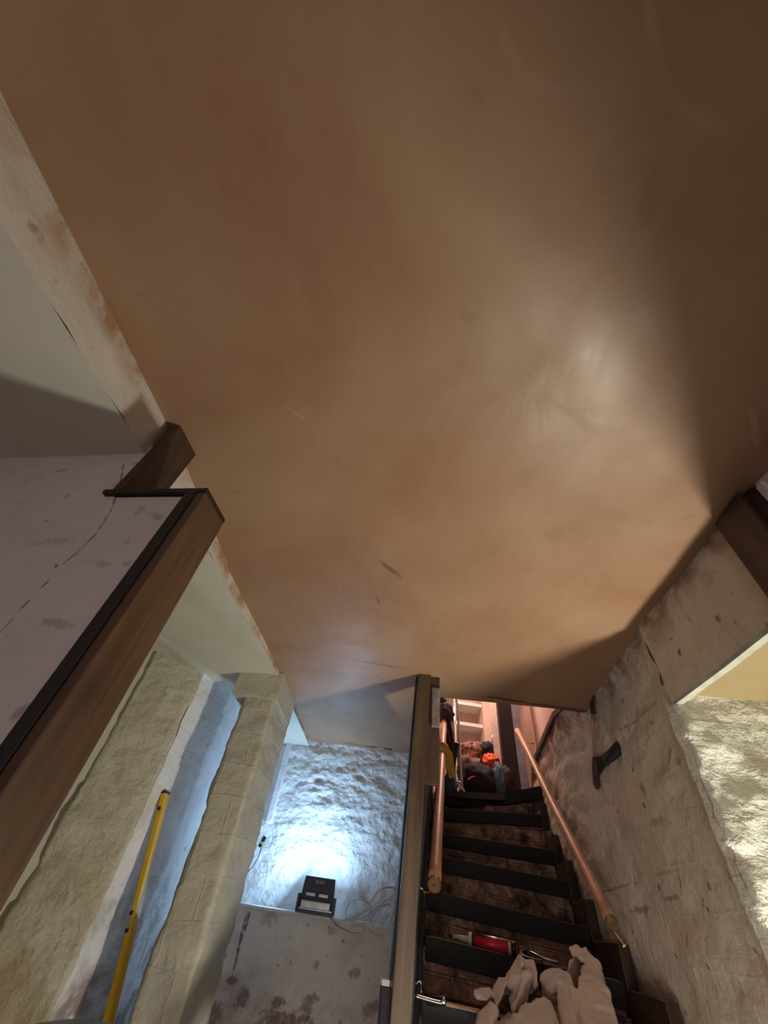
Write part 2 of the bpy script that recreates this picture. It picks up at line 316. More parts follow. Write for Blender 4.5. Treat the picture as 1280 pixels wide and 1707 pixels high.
def wall(name, path, zlo, zhi, mat, res=.025, amp=.008, ns=5, edge=0.0, top=None, parent=None, closed=False, extra=None, ragged=None, ch=.075):
    """vertical skin along a plan path, visible side on the left of travel; z relative to eye; amp = lumpiness, ragged corners per course"""
    P = [Vector((p[0], p[1])) for p in path]
    if closed: P.append(P[0].copy())
    pts, nrm, corner = [], [], []
    segn = []
    for a, b_ in zip(P[:-1], P[1:]):
        d = (b_ - a).normalized(); segn.append(Vector((-d.y, d.x)))
    for i, (a, b_) in enumerate(zip(P[:-1], P[1:])):
        n = max(1, int((b_ - a).length / res))
        for k in range(n):
            t = k / n; pts.append(a.lerp(b_, t))
            if k == 0 and (i > 0 or closed):
                q = (segn[i] + segn[i - 1]); q.normalize(); nrm.append(q); corner.append(1 if i > 0 or closed else 0)
            else: nrm.append(segn[i]); corner.append(0)
    pts.append(P[-1]); nrm.append(nrm[0] if closed else segn[-1]); corner.append(corner[0] if closed else 0)
    nzv = max(1, int((zhi - zlo) / res)); me = bpy.data.meshes.new(name)
    verts, faces, uvs = [], [], []
    u = 0; us = []
    for i, p_ in enumerate(pts):
        if i: u += (p_ - pts[i - 1]).length
        us.append(u)
    for i, (p_, n_) in enumerate(zip(pts, nrm)):
        for j in range(nzv + 1):
            z = zlo + (zhi - zlo) * j / nzv
            d = amp * nz(p_.x * .8, p_.y * .6, z * 1.6, ns)
            if corner[i] and edge: d += edge * course(z, i, ch) - edge * .4
            if extra: d += extra(p_.x, p_.y, z)
            verts.append((p_.x + n_.x * d, p_.y + n_.y * d, z + E))
    R = nzv + 1
    for i in range(len(pts) - 1):
        for j in range(nzv):
            faces.append((i * R + j, (i + 1) * R + j, (i + 1) * R + j + 1, i * R + j + 1))
    me.from_pydata(verts, [], faces); uvl = me.uv_layers.new(name='UVMap')
    for poly in me.polygons:
        for li in poly.loop_indices:
            vi = me.loops[li].vertex_index; uvl.data[li].uv = (us[vi // R], verts[vi][2])
    o = link(name, me, mat, parent)
    if parent is None: o['kind'] = 'structure'
    return o
def tube(bm, pts, r, seg=10, caps=True, rad=None):
    pts = [Vector(p) for p in pts]; rings = []; ref = None
    for i, p_ in enumerate(pts):
        d = (pts[min(i + 1, len(pts) - 1)] - pts[max(i - 1, 0)]).normalized()
        if ref is None:
            ref = d.orthogonal().normalized()
        a = (ref - d * ref.dot(d)).normalized(); ref = a; b_ = d.cross(a)
        rr = rad[i] if rad else r
        rings.append([bm.verts.new(p_ + a * math.cos(t) * rr + b_ * math.sin(t) * rr) for t in [2 * math.pi * k / seg for k in range(seg)]])
    for A, B in zip(rings[:-1], rings[1:]):
        for k in range(seg): bm.faces.new((A[k], A[(k + 1) % seg], B[(k + 1) % seg], B[k]))
    if caps: bm.faces.new(rings[0][::-1]); bm.faces.new(rings[-1])
def spline(pts, n=8):
    pts = [Vector(p) for p in pts]; out = []
    for i in range(len(pts) - 1):
        p0 = pts[max(i - 1, 0)]; p1 = pts[i]; p2 = pts[i + 1]; p3 = pts[min(i + 2, len(pts) - 1)]
        for k in range(n):
            t = k / n
            out.append(.5 * ((2 * p1) + (p2 - p0) * t + (2 * p0 - 5 * p1 + 4 * p2 - p3) * t * t + (3 * p1 - p0 - 3 * p2 + p3) * t ** 3))
    out.append(pts[-1]); return out
def bar(bm, a, b_, w, h, side=None, bevel=0.0):
    """box beam from a to b; w along 'side', h across it"""
    a = Vector(a); b_ = Vector(b_); d = (b_ - a).normalized()
    s = Vector(side) if side else d.orthogonal(); s = (s - d * s.dot(d)).normalized(); t = d.cross(s)
    q = [(-1, -1), (1, -1), (1, 1), (-1, 1)]
    box8(bm, [a + s * (i * w / 2) + t * (j * h / 2) for i, j in q] + [b_ + s * (i * w / 2) + t * (j * h / 2) for i, j in q], bevel)
def blob(bm, c, r, amp=.15, s=3.0, seed=0, sub=4, ridge=0.0, flat=None):
    g = bmesh.ops.create_icosphere(bm, subdivisions=sub, radius=1)
    for v_ in g['verts']:
        n_ = v_.co.copy()
        k = 1 + amp * noise.fractal(n_ * s + Vector((seed, seed * 1.7, 0)), 1.0, 2.0, 4)
        if ridge: k += ridge * (.5 - abs(noise.noise(n_ * s * .9 + Vector((seed * 3.1, 5, seed))))) 
        v_.co = Vector((c[0] + n_.x * r[0] * k, c[1] + n_.y * r[1] * k, c[2] + n_.z * r[2] * k))
        if flat is not None and v_.co.z < flat: v_.co.z = flat

# ------------------------------------------------------------------ structure: ceilings
strip_top = [(-.90, -.70), (-.85, .02), (-.73, .75), (-.655, 1.44), (-.668, 1.455), (-.545, 2.30), (-.35, 3.98)]
def strip_x(y):
    for (x0, y0), (x1, y1) in zip(strip_top[:-1], strip_top[1:]):
        if y <= y1: return x0 + (x1 - x0) * (y - y0) / (y1 - y0)
    return strip_top[-1][0] + (y - 3.98) * .118
def wall_x(y):
    c = [(-1, 1.06), (.62, 1.083), (.775, 1.10), (1.10, 1.155), (1.42, 1.195), (1.54, 1.24), (1.9, 1.315), (2.35, 1.43), (2.9, 1.475), (3.4, 1.60), (3.95, 1.75), (4.5, 1.90), (5.6, 2.1)]
    for (y0, x0), (y1, x1) in zip(c[:-1], c[1:]):
        if y <= y1: return x0 + (x1 - x0) * (y - y0) / (y1 - y0)
    return c[-1][1]
open_y = lambda x: 2.48 - .14 * (x - .53)            # near edge of the stairwell opening
# the main ceiling: gridded underside with gentle trowel undulation, then the slab above
bm = bmesh.new(); NX, NY = 60, 110
def ceil_grid(bm, xl, xr, ys, zf, nx):
    rows = []
    for y in ys:
        a, b_ = xl(y), xr(y)
        rows.append([bm.verts.new((a + (b_ - a) * i / nx, y + (-.13 * ((a + (b_ - a) * i / nx) + .35) if y > 3.9 else (-.14 * ((a + (b_ - a) * i / nx) - .53) if abs(y - 2.48) < 1e-6 else 0)), zf(a + (b_ - a) * i / nx, y) + E)) for i in range(nx + 1)])
    for A, B in zip(rows[:-1], rows[1:]):
        for i in range(nx): bm.faces.new((A[i], A[i + 1], B[i + 1], B[i]))
zf = lambda x, y: 1.0 + .0035 * noise.fractal(Vector((x * 1.6, y * 1.2, 3.1)), 1, 2, 3)
ys = [-1.0 + 3.48 * i / 90 for i in range(91)]
ceil_grid(bm, strip_x, lambda y: wall_x(y) + .05, ys, zf, 44)
ys = [2.48 + 1.55 * i / 40 for i in range(41)]
bm2 = bmesh.new()
def left_r(y): return .505 + (y - 2.48) * .20
ceil_grid(bm, lambda y: strip_x(y), left_r, [2.4801] + ys[1:], zf, 22)
struct('ceiling', bm, M['plaster'], smooth=True)
# edge of the opening: plastered lip and the floor build-up above
bm = bmesh.new()
prism(bm, [(.47, 2.49), (1.55, 2.34), (1.55, 2.42), (.47, 2.57)], 1.004, 1.16)
struct('trim_1', bm, M['plaster'])
bm = bmesh.new()
prism(bm, [(.40, 2.5), (.52, 2.5), (.86, 4.1), (.74, 4.1)], 1.004, 1.16)
struct('trim_2', bm, M['plaster'])
bm = bmesh.new()
prism(bm, [(-2.2, -1.0), (1.9, -1.0), (1.9, 2.29), (-2.2, 2.86)], 1.17, 1.30)
prism(bm, [(-2.2, 2.87), (.44, 2.5), (.76, 4.4), (-2.2, 4.4)], 1.17, 1.30)
struct('ceiling_slab', bm, M['floor'])
# beam face: the cream strip between the brown ceiling and the lower ceiling on the left
def z_low(y):
    c = [(-1, .835), (.2, .835), (.75, .862), (1.0, .90), (1.44, .935), (1.5, .940), (2.3, .972), (2.6, .984), (4.1, .965)]
    for (y0, z0), (y1, z1) in zip(c[:-1], c[1:]):
        if y <= y1: return z0 + (z1 - z0) * (y - y0) / (y1 - y0)
    return c[-1][1]
bm = bmesh.new(); rows = []
for i in range(161):
    y = -1 + 5.06 * i / 160; x = strip_x(y); zl = z_low(y); row = []
    for j in range(7):
        t = j / 6; w = .006 * noise.noise(Vector((y * 9, t, 2)))
        row.append(bm.verts.new((x + .004 + w * (t < .95), y, E + zl + (1.002 - zl) * t + (.003 * noise.noise(Vector((y * 14, 7, 1))) if j == 0 else 0))))
    rows.append(row)
for A, B in zip(rows[:-1], rows[1:]):
    for j in range(6): bm.faces.new((A[j], B[j], B[j + 1], A[j + 1]))
struct('trim_3', bm, M['strip'], smooth=True)
# lower cream ceilings on the left (in front of and behind the partition)
ctrl = [(-.74, .7, .862), (-.80, .2, .835), (-1.25, .8, .865), (-1.3, 0, .835), (-2, 0, .84), (-2, .8, .86)]
ctrl2 = [(-.69, 1.0, .90), (-.66, 1.45, .936), (-.55, 2.3, .972), (-.50, 2.6, .982), (-.35, 3.98, .965), (-.62, 4.05, .95), (-1.02, 2.66, .965), (-1.36, 2.55, 1.03), (-1.9, 2.4, 1.07), (-1.9, 1.2, .98), (-.86, 3.1, .99), (-.75, 2.5, .96), (-1.1, 1.8, .975), (-1.1, 4.1, .96)]
def idw(cs):
    def f(x, y):
        s = w_ = 0
        for a, b_, c_ in cs:
            q = 1 / (((x - a) ** 2 + (y - b_) ** 2) ** 1.3 + 1e-4); s += q * c_; w_ += q
        return s / w_
    return f
def low_ceiling(name, y0, y1, zf_, ny, ylimit=None):
    bm = bmesh.new(); rows = []
    for i in range(ny + 1):
        y = y0 + (y1 - y0) * i / ny; xa = strip_x(y) + .004; row = []
        for j in range(31):
            t = (j / 30) ** 1.3; x = xa + (-2.1 - xa) * t
            z = zf_(x, y)
            k_ = min(1, (xa - x) / .25); z = z_low(y) * (1 - k_) + z * k_
            yy = y if not ylimit else min(y, ylimit(x))
            row.append(bm.verts.new((x, yy, E + z)))
        rows.append(row)
    for A, B in zip(rows[:-1], rows[1:]):
        for j in range(30): bm.faces.new((A[j], A[j + 1], B[j + 1], B[j]))
    struct(name, bm, M['cream_ceiling'], smooth=True)
low_ceiling('ceiling_left_near', -1, .98, idw(ctrl), 40, lambda x: .70 - .22 * (x + .45) + .05)
low_ceiling('ceiling_left_back', .76, 4.15, idw(ctrl2), 80)
# floor
bm = bmesh.new(); prism(bm, [(-2.4, -3.0), (2.6, -3.0), (2.6, 4.3), (-2.4, 4.3)], -1.40, -1.30); struct('floor', bm, M['floor'])

# ------------------------------------------------------------------ structure: walls
pa = lambda t, off=0: (-.446 + t * -.9768 + off * .214, .69 + t * .2149 + off * .977)   # along the near left partition
def seg_wall(name, a, b_, zlo, zhi, mat, **kw): return wall(name, [a, b_], zlo, zhi, mat, **kw)
wA = wall('wall_left_near', [pa(0.02), pa(1.7)][::-1], -1.3, .668, M['wall_pink'], amp=-.006, ns=3, res=.03)
wall('wall_left_near_top', [pa(.262), pa(1.7)][::-1], .660, .90, M['wall_pink'], amp=-.006, ns=3, res=.03)
wall('wall_left_near_back', [pa(.02, .088), pa(1.7, .088)], -1.3, .668, M['wall_L'], amp=.004, res=.06)
wall('wall_left_near_back_top', [pa(.262, .088), pa(1.7, .088)], .668, 1.0, M['wall_L'], amp=.004, res=.06)
bm = bmesh.new(); prism(bm, [pa(1.68), pa(1.75), (-2.1, -1.0), (-2.03, -1.0)], -1.3, 1.0); struct('wall_left_outer', bm, M['wall_pink'])
# cream brick wall at the left back, with a return at its left end
wall('wall_left_back', [(-2.05, 1.2), (-1.52, 2.14), (-1.50, 2.56), (-1.36, 2.585), (-1.015, 2.66), (-.90, 3.0), (-.86, 4.15)][::-1] if False else [(-.86, 4.15), (-.90, 3.0), (-1.015, 2.66)], -1.3, 1.12, M['recess'], amp=.012, ns=5, res=.022, edge=0)
wall('wall_left_pier', [(-1.012, 2.70), (-1.015, 2.655), (-1.352, 2.586), (-1.362, 2.75)], -1.3, 1.15, M['wall_L'], amp=.014, ns=5, res=.02, edge=.012, ch=.15)
wall('wall_left_end', [(-1.28, 2.635), (-2.1, 2.29), (-2.1, .9)], -1.3, 1.15, M['cream_ceiling'], amp=.004, res=.05)
# far wall: rough painted stone above the ledge, stained render below
def rock(x, y, z):
    a = noise.noise(Vector((x * 9 + 3, z * 17, 1))); b_ = noise.noise(Vector((x * 21, z * 40, 4)))
    k = .006 * (abs(a) ** .8) * (1 if a > 0 else -1) + +.005 * b_ + .004 * noise.noise(Vector((x * 45, z * 70, 2)))
    # niche scraped round the floodlight
    dx, dz = x - .0, z - .14
    return k
far = lambda x: 4.02 - .0976 * (x + .63)
def rock_far(x, y, z):
    fade = min(1, max(0, (x + .52) / .06)) if x < -.40 else 1
    hole = -.05 * math.exp(-(((x + .20) / .035) ** 2 + ((z - .72) / .02) ** 2)) - .04 * math.exp(-(((x - .15) / .03) ** 2 + ((z - .78) / .018) ** 2))
    nich = -.02 * math.exp(-(((x - .02) / .10) ** 4 + ((z - .12) / .14) ** 4))
    return rock(x, y, z) * (.35 + .65 * fade) + hole + nich
wall('wall_far', [(.70, far(.70)), (-1.1, far(-1.1))], -.10, 1.06, M['wall_far'], amp=.016, ns=7, res=.0095, extra=rock_far)
led = lambda x, d: (x, far(x) - d)
wall('wall_far_lower', [led(.75, .30), led(-1.1, .30)], -1.3, -.058, M['wall_low'], amp=.010, ns=5, res=.02)
bm = bmesh.new(); prism(bm, [led(-1.1, .305), led(.75, .305), led(.75, -.06), led(-1.1, -.06)], -.075, -.058, .006)
struct('trim_4', bm, M['wall_far'])
# right wall: above the recess, then along the stairs
wp = lambda ys_: [(wall_x(y), y) for y in ys_]
wall('wall_right', wp([1.42, 1.54, 1.9, 2.35, 2.9, 3.4, 3.95, 4.5]), -1.3, 1.115, M['wall_right'], amp=.018, ns=6, res=.018)
wall('wall_right_header', wp([.70, .775, 1.1, 1.425]), .668, 1.02, M['wall_right'], amp=.008, ns=3.5, res=.022)
wall('wall_right_near', wp([-3.0, .62]), -1.3, 1.02, M['wall_pink'], amp=.006, ns=3, res=.05)
# recess on the right, lit by the work lamp standing in it
def rock_b(x, y, z): return rock(x, y, z) * 1.1 + .006 * noise.noise(Vector((x * 5, z * 14, 8)))
wall('wall_recess_back', [(2.35, 1.25), (1.205, 1.405), (1.19, 1.45)], -1.3, .70, M['wall_bright'], amp=.010, ns=5, res=.015, extra=rock_b, edge=.010, ch=.05)
wall('wall_recess_right', [(2.35, .55), (2.35, 1.27)], -1.3, .70, M['wall_bright'], amp=.02, res=.05)
wall('wall_recess_near', [(1.10, .76), (2.36, .58)], -1.3, .70, M['wall_bright'], amp=.01, res=.05)
bm = bmesh.new(); prism(bm, [(1.17, .72), (2.36, .50), (2.36, 1.40), (1.225, 1.43)], .700, .72); struct('ceiling_recess', bm, M['plaster2'])
bm = bmesh.new(); pl = [(wall_x(y) + .012, y) for y in (.70, 1.1, 1.425)]; pr = [(x + .026, y) for x, y in pl]
for i in range(2): prism(bm, [pl[i], pr[i], pr[i + 1], pl[i + 1]], .664, .712)
struct('trim_5', bm, M['soffit'])

# ------------------------------------------------------------------ timber lining of the partition on the left
t = thing('timber_lining', (*pa(0), 0), 'stepped brown timber lining on the end of the pinkish partition at left', 'door lining')
bm = bmesh.new(); prism(bm, [pa(-.004, -.012), pa(.022, -.012), pa(.022, .10), pa(-.004, .10)], -1.3, .672, .003); obj('jamb', bm, M['timber'], t)
bm = bmesh.new(); prism(bm, [pa(.018, -.016), pa(.048, -.016), pa(.048, .0), pa(.018, .0)], -1.3, .672, .002); obj('edge_strip', bm, M['timber_black'], t)
bm = bmesh.new(); prism(bm, [pa(-.004, -.014), pa(.29, -.014), pa(.29, .10), pa(-.004, .10)], .672, .686, .002); obj('ledge_board', bm, M['timber_black'], t)
bm = bmesh.new(); prism(bm, [pa(.240, -.014), pa(.268, -.014), pa(.268, .10), pa(.240, .10)], .686, 1.0, .003)
obj('upper_jamb', bm, M['timber_dark'], t)
# timber post on the right wall
t = thing('timber_door_post', (1.09, .7, 0), 'dark brown timber post against the ceiling at the right edge', 'post')
bm = bmesh.new(); prism(bm, [(1.052, .655), (1.16, .640), (1.19, .775), (1.080, .79)], -1.3, .995, .006); obj('post', bm, M['timber_dark'], t)
bm = bmesh.new(); prism(bm, [(1.070, .625), (1.16, .615), (1.16, .655), (1.070, .655)], -1.3, .990, .003); obj('edge_strip', bm, M['timber_black'], t)
bm = bmesh.new(); prism(bm, [(1.070, .595), (1.16, .59), (1.16, .623), (1.078, .623)], -1.3, .985, .003); obj('white_strip', bm, M['white_paint'], t)

# ------------------------------------------------------------------ pillar
t = thing('brick_pillar', (-.6, 2.8, 0), 'cream painted brick pillar with a square cap under the low ceiling', 'pillar')
wall('shaft', [(-.475, 2.56), (-.655, 2.575), (-.63, 3.02), (-.440, 3.00)][::-1] if False else [(-.440, 3.00), (-.490, 2.565), (-.690, 2.58), (-.66, 3.02)], -1.3, .84, M['pillar'], amp=.012, ns=6, res=.02, edge=.010, parent=t, closed=True, ch=.15)
bm = bmesh.new(); prism(bm, [(-.760, 2.545), (-.478, 2.545), (-.432, 3.03), (-.70, 3.05)], .832, .999, .006); obj('cap', bm, M['pillar'], t, False)

# ------------------------------------------------------------------ newel post and stair partition
t = thing('newel_post', (.36, 2.28, 0), 'tall olive brown timber post rising from the stair foot to the ceiling', 'post')
bm = bmesh.new(); box8(bm, [(.258, 2.245, 0), (.332, 2.235, 0), (.332, 2.32, 0), (.258, 2.33, 0), (.352, 2.25, .999 + E), (.424, 2.24, .999 + E), (.424, 2.325, .999 + E), (.352, 2.335, .999 + E)], .004)
obj('post', bm, M['post'], t)
bm = bmesh.new(); box8(bm, [(.250, 2.29, 0), (.257, 2.29, 0), (.257, 2.33, 0), (.250, 2.33, 0), (.346, 2.295, .999 + E), (.351, 2.295, .999 + E), (.351, 2.335, .999 + E), (.346, 2.335, .999 + E)])
obj('edge_strip', bm, M['navy'], t)
bm = bmesh.new(); box8(bm, [(.372, 2.262, .46 + E), (.478, 2.250, .46 + E), (.478, 2.275, .46 + E), (.40, 2.29, .46 + E), (.425, 2.262, .997 + E), (.480, 2.255, .997 + E), (.480, 2.28, .997 + E), (.425, 2.29, .997 + E)], .003)
for f in bm.faces: pass
obj('upper_cheek', bm, M['timber_dark'], t)
bm = bmesh.new(); box8(bm, [(.432, 2.240, .72 + E), (.477, 2.236, .72 + E), (.477, 2.252, .72 + E), (.432, 2.258, .72 + E), (.432, 2.243, .93 + E), (.479, 2.240, .93 + E), (.479, 2.256, .93 + E), (.432, 2.262, .93 + E)], .004)  # pale thin block laid over the top of the cheek
obj('pale_overlay', bm, M['overlay'], t)['label'] = 'pale smear near the top'
t = thing('stub_post', (.27, 2.3, 0), 'short dark board with a white top beside the foot of the newel', 'board')
p0 = at(637, 1640, 2.30); p1 = at(655, 1640, 2.30)
bm = bmesh.new(); prism(bm, [(p0.x, 2.30), (p1.x, 2.295), (p1.x, 2.36), (p0.x, 2.365)], -1.3, p0.z - E - .004, .002); obj('board', bm, M['navy'], t)
bm = bmesh.new(); prism(bm, [(p0.x - .002, 2.297), (p1.x + .002, 2.292), (p1.x + .002, 2.362), (p0.x - .002, 2.367)], p0.z - E - .004, p0.z - E + .012, .001); obj('cap', bm, M['white_paint'], t)
bm = bmesh.new()
box8(bm, [(.305, 2.34, 0), (.355, 2.33, 0), (.86, 4.4, 0), (.81, 4.4, 0), (.38, 2.345, E + .60), (.430, 2.335, E + .60), (.87, 4.4, E + 1.0), (.82, 4.4, E + 1.0)])
o = struct('wall_stair_partition', bm, M['navy'])

# ------------------------------------------------------------------ staircase
st = thing('staircase', (.9, 2.3, 0), 'steep cellar stairs with blackened timber treads over old brick risers', 'staircase')
# (left pixel, right pixel, distance of the nosing at the left) of every visible step
steps = [((690, 1661), (905, 1712), 2.45), ((700, 1557), (930, 1612), 2.74), ((735, 1489), (915, 1531), 3.02), ((738, 1426), (905, 1460), 3.30),
         ((740, 1389), (893, 1413), 3.60), ((742, 1347), (889, 1357), 3.93)]
rows = []
for l, r_, y in steps: rows.append((at(*l, y), at(*r_, y - .11)))
# two further steps below the frame
a, b_ = rows[0]; rows = [(Vector((a.x - .12, a.y - .56, a.z - .40)), Vector((b_.x + .02, b_.y - .56, b_.z - .38))), (Vector((a.x - .06, a.y - .28, a.z - .19)), Vector((b_.x + .01, b_.y - .28, b_.z - .19)))] + rows
land_l = at(728, 1316, 4.30); land_r = at(893, 1308, 3.82); land_m = at(815, 1325, 4.22)
rows2 = []
for (a, b_) in rows:                                                  # stretch every step between the partition and the wall
    d = (b_ - a); xl = .36 + (a.y - 2.2) * .215
    ka = (xl + .035 - a.x) / d.x; A = a + d * ka
    kb = ((wall_x(b_.y) - .045) - a.x) / d.x; B = a + d * kb
    rows2.append((A, B))
def brickface(name, quad, parent, thick=.03):
    """uv-mapped masonry slab: quad = bl, br, tr, tl"""
    me = bpy.data.meshes.new(name); bl, br, tr, tl = [Vector(q) for q in quad]; NXc, NZc = 44, 10
    vs_, fs, us = [], [], []
    n_ = (br - bl).cross(tl - bl).normalized(); L = (br - bl).length; H = (tl - bl).length
    for j in range(NZc + 1):
        for i in range(NXc + 1):
            u, w = i / NXc, j / NZc; p_ = bl.lerp(br, u).lerp(tl.lerp(tr, u), w)
            p_ = p_ + n_ * (.010 * nz(p_.x, p_.y, p_.z, 12, 4)); vs_.append(p_); us.append((u * L + bl.z * 3.3, w * H))
    for j in range(NZc):
        for i in range(NXc):
            k = j * (NXc + 1) + i; fs.append((k, k + 1, k + NXc + 2, k + NXc + 1))
    me.from_pydata(vs_, [], fs); uvl = me.uv_layers.new(name='UVMap')
    for lp in me.loops: uvl.data[lp.index].uv = us[lp.vertex_index]
    o = link(name, me, M['brick'], parent)
    s = o.modifiers.new('thick', 'SOLIDIFY'); s.thickness = thick; s.offset = -1
    return o
BH = .082
for i, (A, B) in enumerate(rows2):
    nxt = rows2[i + 1] if i + 1 < len(rows2) else (land_l, land_r + Vector((.02, 0, 0)))
    ro = .035 if i + 1 < len(rows2) else .21
    back = Vector((.05, .085, 0)) * 1.0; dn = Vector((0, 0, -BH))
    bm = bmesh.new(); box8(bm, [A + dn, B + dn, B + back + dn, A + back + dn, A, B, B + back, A + back], .006)
    for v_ in bm.verts: v_.co.z += .004 * noise.noise(v_.co * 6)
    obj('nosing', bm, M['nosing'], st)
    # walking surface behind the nosing, then the brick riser up to the next one
    NA, NB = nxt; s_ = Vector((.012, .045, 0))
    bm = bmesh.new(); tk = Vector((0, 0, -.03)); lo = Vector((0, 0, -.012))
    q = [A + back + lo, B + back + lo, Vector((NB.x + .03, NB.y + ro + .025, B.z - .012)), Vector((NA.x, NA.y + ro + .025, A.z - .012))]
    box8(bm, [p_ + tk for p_ in q] + q); obj('tread', bm, M['stringer'], st)
    brickface('riser', [Vector((NA.x, NA.y + ro, A.z - .02)), Vector((NB.x + .02, NB.y + ro, B.z - .02)), Vector((NB.x + .02, NB.y + ro, NB.z - .05)), Vector((NA.x, NA.y + ro, NA.z - .05))], st)
# curved landing nosing (winder)
bm = bmesh.new(); curve = spline([land_l, at(760, 1326, 4.28), land_m, at(850, 1320, 4.02), land_r + Vector((.05, 0, 0))], 6); vsr = []
for p_ in curve: vsr.append([bm.verts.new(q) for q in (p_, p_ + Vector((.02, .10, 0)), p_ + Vector((.02, .10, -BH)), p_ + Vector((0, 0, -BH)))])
for a, b_ in zip(vsr[:-1], vsr[1:]):
    for k in range(4): bm.faces.new((a[k], b_[k], b_[(k + 1) % 4], a[(k + 1) % 4]))
bm.faces.new(vsr[0]); bm.faces.new(vsr[-1][::-1]); obj('nosing', bm, M['nosing'], st)
# stepped timber string along the right wall
for i, (A, B) in enumerate(rows2[1:]):
    nxt = rows2[i + 2] if i + 2 < len(rows2) else (land_l, land_r)
    y0, y1 = B.y - .03, nxt[1].y + .0; bm = bmesh.new()
    x0, x1 = wall_x(y0), wall_x(y1)
    prism(bm, [(x0 - .065, y0), (x0 - .012, y0 + .0), (x1 - .012, y1), (x1 - .065, y1)], B.z - E - .10, B.z - E + .145 - .012 * i, .004)
    obj('string_board', bm, M['stringer'], st)

# ------------------------------------------------------------------ handrails
def rail(name, a, b_, r, label, brackets):
    t = thing(name, a, label, 'handrail', None); a = Vector(a); b_ = Vector(b_)
    n = 30; pts = [a.lerp(b_, i / n) + Vector((0, 0, .006 * math.sin(i * .35))) for i in range(n + 1)]
    bm = bmesh.new(); tube(bm, pts, r, 18, rad=[r * (1 + .03 * math.sin(i * 1.3)) for i in range(n + 1)]); obj('rail', bm, M['rail'], t, True)
    d = (a - b_).normalized(); bm = bmesh.new()
    tube(bm, [a - d * .004, a + d * .012, a + d * .018], r, 18, rad=[r * 1.04, r * 1.04, r * .8]); tube(bm, [a + d * .017, a + d * .024], r * .3, 10)
    obj('end_cap', bm, M['rail_end'], t)
    for f_, wallp in brackets:
        c_ = a.lerp(b_, f_); w = Vector(wallp); bm = bmesh.new()
        tube(bm, spline([c_ + Vector((0, 0, -r * .8)), c_ + Vector((0, 0, -r - .02)), w + Vector((0, 0, -r - .01))], 5), .006, 8)
        g = w + Vector((0, 0, -r - .01)); tube(bm, [g, g + (w - c_).normalized() * .006], .02, 12)
        obj('bracket', bm, M['brass'], t)
    return t
ra = at(724, 1473, 2.46); rb = at(740, 1200, 4.35)
rail('stair_handrail', ra, rb, .031, 'round pine handrail left of the stairs, fixed by the post', [(.02, (ra.x - .066, ra.y - .03, ra.z)), (.55, (ra.lerp(rb, .55).x - .07, ra.lerp(rb, .55).y, ra.lerp(rb, .55).z))])
rc = at(1019, 1537, 2.42); rd = at(862, 1217, 4.15)
m_ = rc.lerp(rd, .5)
rail('stair_handrail', rc, rd, .026, 'round pine handrail running up the rough right wall', [(.03, (rc.x + .05, rc.y + .03, rc.z - .03)), (.5, (wall_x(m_.y) - .012, m_.y, m_.z)), (.93, (wall_x(4.1) - .01, 4.05, rc.lerp(rd, .93).z))])

# ------------------------------------------------------------------ upstairs beyond the opening
wall('wall_upstairs_left', [(1.12, 5.62), (.86, 4.40), (.60, 3.0), (.48, 2.5)], 1.0, 3.0, M['pink_wall'], amp=.002, res=.1)
wall('wall_upstairs_end', [(2.7, 5.6), (1.05, 5.6)], .80, 3.0, M['pink_wall'], amp=.002, res=.1)
wall('wall_upstairs_right', [(wall_x(2.5) + .16, 2.5), (wall_x(3.95) + .13, 3.95), (2.15, 4.9), (2.3, 5.6)], .80, 3.0, M['pink_wall'], amp=.003, res=.05)
bm = bmesh.new(); prism(bm, [(.3, 2.3), (2.8, 2.3), (2.8, 5.8), (.3, 5.8)], 2.9, 3.0); struct('ceiling_upstairs', bm, M['white_paint'])
bm = bmesh.new(); prism(bm, [(.86, 4.32), (1.75, 3.93), (2.4, 4.3), (2.4, 5.7), (.95, 5.7)][:4] if False else [(.88, 4.33), (1.80, 3.92), (2.5, 5.65), (1.0, 5.65)], land_m.z - E - .05, land_m.z - E - .004)
struct('floor_landing', bm, M['stringer'])
bm = bmesh.new(); prism(bm, [(.3, 2.2), (2.8, 2.15), (2.8, 2.33), (.3, 2.5)], 1.31, 3.0); struct('wall_upstairs_near', bm, M['pink_wall'])
# timber capping on top of the rough right wall
bm = bmesh.new(); yy = [2.42, 2.9, 3.4, 3.95, 4.25]
for y0, y1 in zip(yy[:-1], yy[1:]):
    prism(bm, [(wall_x(y0) - .02, y0), (wall_x(y0) + .17, y0), (wall_x(y1) + .17, y1), (wall_x(y1) - .02, y1)], 1.112, 1.150)
struct('trim_6', bm, M['timber_dark'])
# dark upright and pale panel at the stair head
bm = bmesh.new(); q0, q1 = at(842, 1300, 4.45), at(867, 1300, 4.40)
prism(bm, [(q0.x, 4.45), (q1.x, 4.40), (q1.x + .03, 4.52), (q0.x + .02, 4.56)], .82, 2.9, .004)
tag(obj('stair_head_post', bm, M['timber_black']), 'dark upright post at the head of the stairs, behind the right handrail', 'post')
bm = bmesh.new(); q0, q1 = at(866, 1300, 4.5), at(884, 1300, 4.46)
prism(bm, [(q0.x, 4.60), (q1.x + .02, 4.56), (q1.x + .03, 4.585), (q0.x, 4.625)], .86, 2.5, .003)
tag(obj('painted_panel', bm, M['blue_white']), 'narrow pale blue panel standing right of the dark upright', 'panel')
